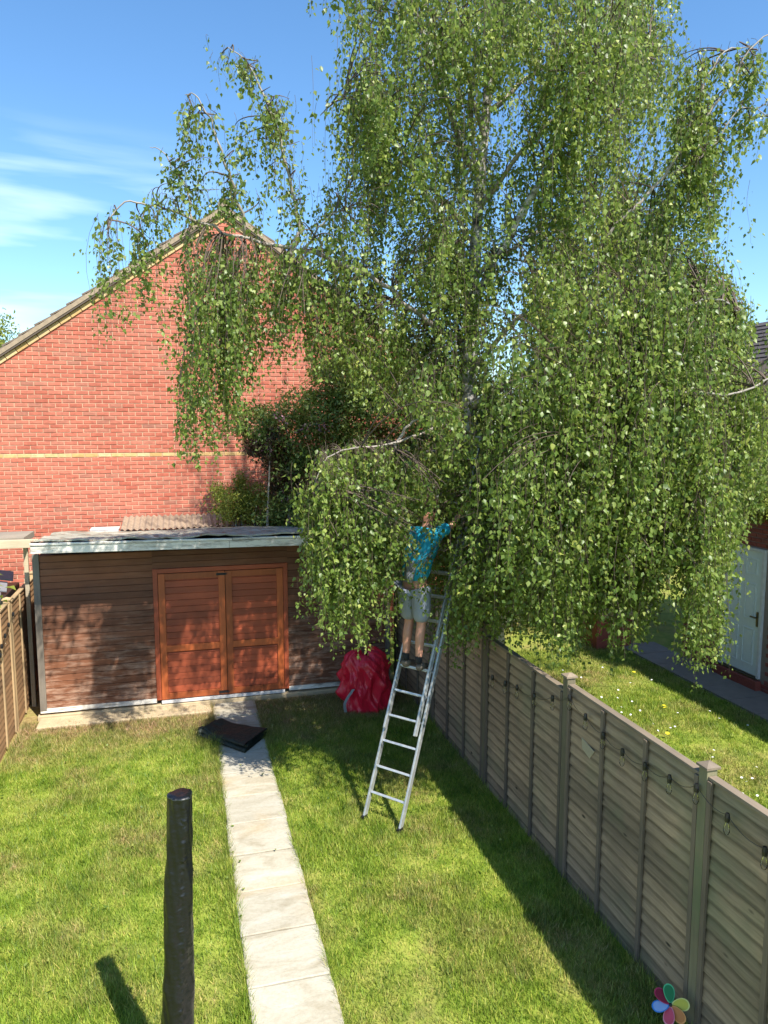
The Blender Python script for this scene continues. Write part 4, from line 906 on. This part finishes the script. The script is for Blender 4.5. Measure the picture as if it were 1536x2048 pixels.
# ------------------------------------------------------------------ ladder
DV=V(.77,.64,0); KL=.45; up=nrm(DV*KL+V(0,0,1)); acr=nrm(V(.64,-.77,0)); nl=np.cross(acr,up)   # nl points away / toward climber
if nl[2]<0: nl=-nl
f0=V(1.83,7.52,.0); f1=V(2.13,7.16,.0); sc_up=math.sqrt(1+KL*KL)
lad=thing('ladder','worn aluminium extension ladder standing on the lawn and leaning on the birch','ladder',tuple((f0+f1)/2))
def rail(p,z0,z1,off=0,name='rail'):
    a=p+up*(z0*sc_up)+nl*off; b_=p+up*(z1*sc_up)+nl*off
    MB().obox((a+b_)/2,acr*.0125,nl*.03,up*np.linalg.norm(b_-a)/2).build(name,M['alu'],lad,bevel=.005)
rail(f0,.0,3.3); rail(f1,.0,3.3)
g0=f0+acr*.035; g1=f1-acr*.035
rail(g0,.9,4.1,.066); rail(g1,.9,4.1,.066)
z=.27
while z<3.25:
    a=f0+up*z*sc_up; b_=f1+up*z*sc_up; MB().obox((a+b_)/2,(b_-a)/2*.94,nl*.017,up*.012).build('rung',M['alu_rung'],lad,bevel=.004); z+=.255
z=1.04
while z<4.1:
    a=g0+up*z*sc_up+nl*.066; b_=g1+up*z*sc_up+nl*.066; MB().obox((a+b_)/2,(b_-a)/2*.92,nl*.016,up*.011).build('rung',M['alu_rung'],lad,bevel=.004); z+=.255
for p in (f0,f1): MB().obox(p+V(0,0,.025),acr*.02,nrm(V(nl[0],nl[1],0))*.04,V(0,0,.022)).build('rubber_foot',M['black'],lad,bevel=.004)
# ------------------------------------------------------------------ person
def skinobj(name,J,E_,mat,parent,sub=2,root=0):
    me=bpy.data.meshes.new(name); L0=WO[parent.name]
    me.from_pydata([tuple(np.array(j[0])-L0) for j in J],E_,[]); me.materials.append(mat)
    o=bpy.data.objects.new(name,me); place(o,L0,parent)
    md=o.modifiers.new('skin','SKIN'); md.use_smooth_shade=True
    for i,s in enumerate(me.skin_vertices[0].data):
        rr=J[i][1]; s.radius=(rr,rr) if np.isscalar(rr) else rr; s.use_root=(i==root)
    ss=o.modifiers.new('sub','SUBSURF'); ss.levels=sub; ss.render_levels=sub
    return o
rung_z=1.62
fc=(f0+f1)/2+up*1.545*sc_up
Fd=nrm(V(.77,.64,0)); Rd=V(.64,-.77,0)
feetL=fc-Rd*.10+V(0,0,.03)-Fd*.06; feetR=fc+Rd*.09+V(0,0,.03)-Fd*.08
per=thing('person','person in turquoise shirt and grey shorts standing on the ladder reaching into birch leaves','person',tuple(fc))
anL=feetL+V(0,0,.10)-Fd*.02; anR=feetR+V(0,0,.10)-Fd*.03
knL=anL+V(0,0,.42)+Fd*.07; knR=anR+V(0,0,.42)+Fd*.05
pel=(anL+anR)/2+V(0,0,.90)+Fd*.03
hpL=pel-Rd*.09-V(0,0,.06); hpR=pel+Rd*.09-V(0,0,.06)
sp1=pel+V(0,0,.20)+Fd*.05; chs=pel+V(0,0,.42)+Fd*.14+Rd*.02; nk=pel+V(0,0,.57)+Fd*.20+Rd*.03; hd1=nk+V(0,0,.10)+Fd*.04; hd2=hd1+V(0,0,.12)+Fd*.05
shL=chs-Rd*.17+V(0,0,.07); shR=chs+Rd*.18+V(0,0,.09)
elR=shR+Fd*.20+Rd*.10+V(0,0,.10); haR=elR+Fd*.20+Rd*.0+V(0,0,.16)
elL=shL+Fd*.10-Rd*.08-V(0,0,.24); haL=elL+Fd*.22+Rd*.08+V(0,0,.02)
J=[(pel,(.10,.08)),(sp1,(.09,.07)),(chs,(.11,.08)),(nk,.05),(hd1,.075),(hd2,.085),
 (hpL,.085),(knL,.055),((anL+knL)/2+V(0,0,.06)-Fd*.01,.058),(anL,.036),(hpR,.085),(knR,.055),((anR+knR)/2+V(0,0,.06)-Fd*.01,.058),(anR,.036),
 (shL,.055),(elL,.038),(haL,.025),(shR,.055),(elR,.038),(haR,.025)]
Ed=[(0,1),(1,2),(2,3),(3,4),(4,5),(0,6),(6,7),(7,8),(8,9),(0,10),(10,11),(11,12),(12,13),(2,14),(14,15),(15,16),(2,17),(17,18),(18,19)]
def hand(idx,el,ha,sgn):
    d=nrm(ha-el); s=nrm(np.cross(d,V(0,0,1))); u_=np.cross(s,d)
    J.append((ha+d*.05,(.034,.016))); pi_=len(J)-1; Ed.append((idx,pi_))
    for q,(off,ln) in enumerate(((-.027,.062),(-.009,.075),(.010,.070),(.027,.055))):
        a=ha+d*.085+s*off; J.append((a,.0095)); Ed.append((pi_,len(J)-1)); J.append((a+d*ln*.5-u_*.012,.0085)); Ed.append((len(J)-2,len(J)-1)); J.append((a+d*ln*.75-u_*.04,.0075)); Ed.append((len(J)-2,len(J)-1))
    J.append((ha+d*.035+s*sgn*.045-u_*.01,.011)); Ed.append((idx,len(J)-1)); J.append((ha+d*.07+s*sgn*.055-u_*.03,.009)); Ed.append((len(J)-2,len(J)-1))
hand(16,elL,haL,1); hand(19,elR,haR,-1)
body=skinobj('body',J,Ed,M['skin'],per)
hc=hd2+V(0,0,.01)
def ball(c,r,mat,name,parent,sc3=(1,1,1),n=14):
    b=MB(); rows=[]
    for i in range(n+1):
        th=math.pi*i/n; rows.append([(c[0]+r*sc3[0]*math.sin(th)*math.cos(2*math.pi*j/n),c[1]+r*sc3[1]*math.sin(th)*math.sin(2*math.pi*j/n),c[2]+r*sc3[2]*math.cos(th)) for j in range(n+1)])
    b.grid(rows); return b.build(name,mat,parent,smooth=True)
ball(hc-Fd*.025+V(0,0,.02),.108,M['hair'],'hair',per,(.95,.95,1.0))
fcx=hc+Fd*.082
for s in (-1,1): ball(fcx+Rd*s*.032+V(0,0,.0),.012,M['daisy'],'eye',per); ball(hc+Rd*s*.088-V(0,0,.02),.026,M['skin'],'ear',per,(.6,.6,1.1))
ball(fcx+Fd*.016-V(0,0,.025),.016,M['skin'],'nose',per); ball(fcx+Fd*.002-V(0,0,.06),.018,M['redpetal'],'mouth',per,(1,1,.35))
sh=[(pel-V(0,0,.06),(.185,.15)),(sp1,(.175,.15)),(chs,(.20,.16)),(nk-V(0,0,.03),(.09,.08)),(shL,.082),(shL+(elL-shL)*.75,.072),(shR,.082),(shR+(elR-shR)*.75,.075)]
skinobj('shirt',sh,[(0,1),(1,2),(2,3),(2,4),(4,5),(2,6),(6,7)],M['shirt'],per)
bk=[]
for i in range(6):
    t_=i/5; c=pel+(chs-pel)*t_-Fd*(.128+.012*math.sin(t_*3.1)); wd=.055+.045*t_; bk.append([tuple(c-Rd*wd),tuple(c-Rd*wd*.3-Fd*.014),tuple(c+Rd*wd*.3-Fd*.014),tuple(c+Rd*wd)])
ob=MB().grid(bk).build('back_panel',M['shirtgrey'],per,smooth=True); so2=ob.modifiers.new('s','SOLIDIFY'); so2.thickness=.02
sh=[(pel+V(0,0,.04),(.155,.13)),(hpL-V(0,0,.05),.125),(hpL+(knL-hpL)*1.0,.10),(hpR-V(0,0,.05),.125),(hpR+(knR-hpR)*1.0,.10)]
skinobj('shorts',sh,[(0,1),(1,2),(0,3),(3,4)],M['shorts'],per)
for an,ft,s in ((anL,feetL,-1),(anR,feetR,1)):
    skinobj('sock',[(an-V(0,0,.03),.045),(an+V(0,0,.09),.047)],[(0,1)],M['sock'],per,1)
    skinobj('boot',[(ft-Fd*.07+V(0,0,.03),.045),(ft+V(0,0,.05)-Fd*.02,.05),(ft+Fd*.07+V(0,0,.025),(.045,.035)),(ft+Fd*.15+V(0,0,.02),(.04,.028)),(an-V(0,0,.01),.05)],[(0,1),(1,2),(2,3),(1,4)],M['boot'],per)
# ------------------------------------------------------------------ red sack
rs=thing('red_sack','crumpled red nylon garden sack with grey strap beside the shed','bag',(2.64,10.62,0))
rows=[]; nu,nv_=120,56
for j in range(nv_+1):
    t_=j/nv_; row=[]
    zz=.0+.90*(1-(1-t_)**1.25)
    wr=(.36 if t_<.65 else .36*math.sqrt(max(0,1-((t_-.65)/.36)**2)))
    wr*=1+.06*math.sin(t_*5)
    for i in range(nu):
        a=2*math.pi*i/nu; fold=.05*(1-2*abs(math.sin(a*2.5+t_*3.+1.2*math.sin(3*t_))))+.035*(1-2*abs(math.sin(a*4.5-t_*5)))+.03*(1-2*abs(math.sin(a*7.5+t_*6+math.sin(t_*9))))
        fold+=.06*(float(vnoise(math.cos(a)*1.5+5,t_*3+math.sin(a),.35,8))-.5)
        fold*=(.35+.65*math.sin(math.pi*min(1,t_*1.2+.1)))
        r_=wr+fold*min(1,wr/.2); row.append((2.64+r_*math.cos(a)*1.0+.05*t_*-1,10.62+r_*math.sin(a)*.72,zz*(1+.06*math.sin(a*2+1)*t_)+.02*math.sin(a*7)*t_))
    row.append(row[0]); rows.append(row)
o=MB().grid(rows).build('sack_body',M['red'],rs,smooth=True)
for (aa,bb,cc) in (((2.26,10.42,.05),(2.24,10.36,.22),(2.36,10.34,.42)),):
    rows=[]
    for p in spline([aa,bb,cc],6): rows.append([tuple(p+V(-.022,0,0)),tuple(p+V(.022,-.004,0))])
    ob=MB().grid(rows).build('strap',M['strap'],rs); s3=ob.modifiers.new('s','SOLIDIFY'); s3.thickness=.005
rows=[]
for i in range(9):
    rows.append([(2.24+.05*i/8+.02*math.sin(i*2+j),10.40-.01*j,.55+.09*j/4-.02*math.cos(i)) for j in range(5)])
# ------------------------------------------------------------------ folded tarpaulin
cs=[atZ(x,y,.06) for x,y in ((397,1470),(492,1502),(536,1465),(440,1446))]
tp=thing('folded_tarpaulin','black tarpaulin folded flat in layers lying across the path','tarpaulin',tuple((cs[0]+cs[2])/2*V(1,1,0)))
cen=sum(cs)/4
for Lr in range(4):
    sc_=1-.025*Lr; rot=.07*((Lr*37)%3-1); cj=[c+V(random.uniform(-.035,.035),random.uniform(-.03,.03),0) for c in cs]; ca,sa=math.cos(rot),math.sin(rot); n=16; top=[];
    def pt(u,v,z):
        p=(cj[0]*(1-u)*(1-v)+cj[1]*u*(1-v)+cj[2]*u*v+cj[3]*(1-u)*v)-cen; p=V(p[0]*ca-p[1]*sa,p[0]*sa+p[1]*ca,0)*sc_
        return (cen[0]+p[0],cen[1]+p[1],z)
    rows=[]
    for j in range(2*n+2):
        row=[]
        v_=(j/n) if j<=n else (2*n+1-j)/n; up_=j>n
        for i in range(n+1):
            u=i/n; ed=min(v_,1-v_); e_=math.sqrt(max(0,min(1,ed/.08))); zb=.036+Lr*.021
            th=.019*(.35+.65*e_)+.016*float(vnoise(u*3+Lr*7,v_*3,.5,4)); z=zb+(th if up_ else 0)+.012*math.exp(-((u)/.1)**2)*Lr+.01*math.sin(u*5+Lr)*(Lr/3)
            row.append(pt(u,v_,z))
        rows.append(row)
    rows.append(rows[0]); ob=MB().grid(rows).build('fold',M['tarp'],tp,smooth=True)
a=cs[0]; MB().tube([cs[0]+V(.02,-.03,.03),cs[0]+V(.04,.05,.05),cs[0]*.75+cs[3]*.25+V(0,0,.05)],[.035,.05,.035],10).build('rolled_edge',M['tarp'],tp,smooth=True)
# ------------------------------------------------------------------ parasol in its cover
PX,PY=-.055,4.42
pr=thing('closed_parasol','closed parasol in a shiny black cover standing on the left lawn','parasol',(PX-.07,PY,0))
rows=[]; nj=420; ni=60; top=2.09; botz=.42
for j in range(nj+1):
    t_=j/nj; z=botz+(top-botz)*t_; r0=.100-.030*t_+.002*math.sin(t_*14)+.0015*math.sin(t_*31); row=[]
    cx=PX-.07*(1-t_)+.002*math.sin(t_*9); 
    for i in range(ni):
        a=2*math.pi*i/ni; f=.0045*math.sin(3*a+t_*5)+.0035*math.sin(5*a-t_*13)+.0022*math.sin(9*a+t_*40)
        f+=.006*math.exp(-((t_-.28)/.02)**2)*math.sin(2*a+1)+.010*math.exp(-(((a-4.4)%6.283-0)/.10)**2)*(t_<.42)
        wgt=math.exp(-((a-4.95)/.22)**2)*min(1,(1-t_)/.04); f+=wgt*(.014*(float(vnoise(t_*75,a*4,1,31))-.5)+.004*(float(vnoise(t_*190,a*9,1,32))-.5))
        row.append((cx+(r0+f)*math.cos(a),PY+(r0+f)*math.sin(a),z))
    row.append(row[0]); rows.append(row)
last=rows[-1]; cxx=PX; rows.append([(cxx+(p[0]-cxx)*.93,PY+(p[1]-PY)*.93,top+.010) for p in last]); rows.append([(cxx+(p[0]-cxx)*.3,PY+(p[1]-PY)*.3,top+.004) for p in last]); rows.append([(cxx,PY,top+.003)]*(ni+1))
MB().grid(rows).build('cover',M['cover'],pr,smooth=True)
MB().tube([last[i] for i in range(0,ni+1,2)],.0022,6).build('piping',M['tarp'],pr,smooth=True)
MB().tube([(PX-.07,PY,.06),(PX-.07,PY,.6)],.024,12).build('pole',M['alu'],pr,smooth=True)
MB().tube([(PX-.07,PY,0),(PX-.07,PY,.05),(PX-.07,PY,.07)],[.26,.25,.1],28).build('base',M['black'],pr,smooth=False)
# ------------------------------------------------------------------ pinwheel
pc=atY(1341,2010,4.12); pw=thing('flower_pinwheel','six petal multicoloured garden pinwheel in front of the right fence','pinwheel',(pc[0],pc[1],0))
fwd=nrm(V(0,0,H)-pc); fwd=nrm(fwd+V(0,0,.1)); rt=nrm(np.cross(V(0,0,1),fwd)); uu=np.cross(fwd,rt)
MB().tube([(pc[0],pc[1]+.03,-.05),tuple(pc+V(0,.03,-.0))],.004,6).build('stick',M['black'],pw)
cols=[((.02,.22,.07),(.12,.6,.25),100),((.52,.45,.04),(.7,.66,.2),15),((.50,.16,.03),(.75,.32,.08),-42),((.60,.06,.10),(.8,.25,.3),-95),((.32,.45,.70),(.05,.25,.6),200),((.28,.01,.03),(.6,.03,.10),145)]
for ci,(c1,c2,ang) in enumerate(cols):
    a=math.radians(ang); dr_=math.cos(a)*rt*1.0+math.sin(a)*uu; sd=np.cross(fwd,dr_)
    nm={0:'green petal',1:'yellow petal',2:'orange petal',3:'pink petal',4:'pale blue petal',5:'dark red petal'}[ci]
    def petal(scale,lift):
        b=MB(); P=[]
        for q in range(20):
            th=2*math.pi*q/20; rr=.060*scale; xx=.068+rr*math.cos(th)*1.0; yy_=rr*.62*math.sin(th)*(1+.25*math.cos(th)); P.append(pc+dr_*xx+sd*yy_+fwd*(.012+lift+.02*yy_/.05))
        Bk=[p-fwd*.003 for p in P]; n=20
        b.add(P+Bk,[tuple(range(n)),tuple(range(2*n-1,n-1,-1))]+[(q,n+q,n+(q+1)%n,(q+1)%n) for q in range(n)]); return b
    po=petal(1.0,0).build('petal',plain('petal_rim_%d'%ci,c2,.5,0,.05,0),pw); po['label']=nm
    petal(.84,.0035).build('petal_sheet',plain('petal_fill_%d'%ci,c1,.5,0,.08,0),po)
ball(pc+fwd*.02,.012,M['black'],'hub',pw)
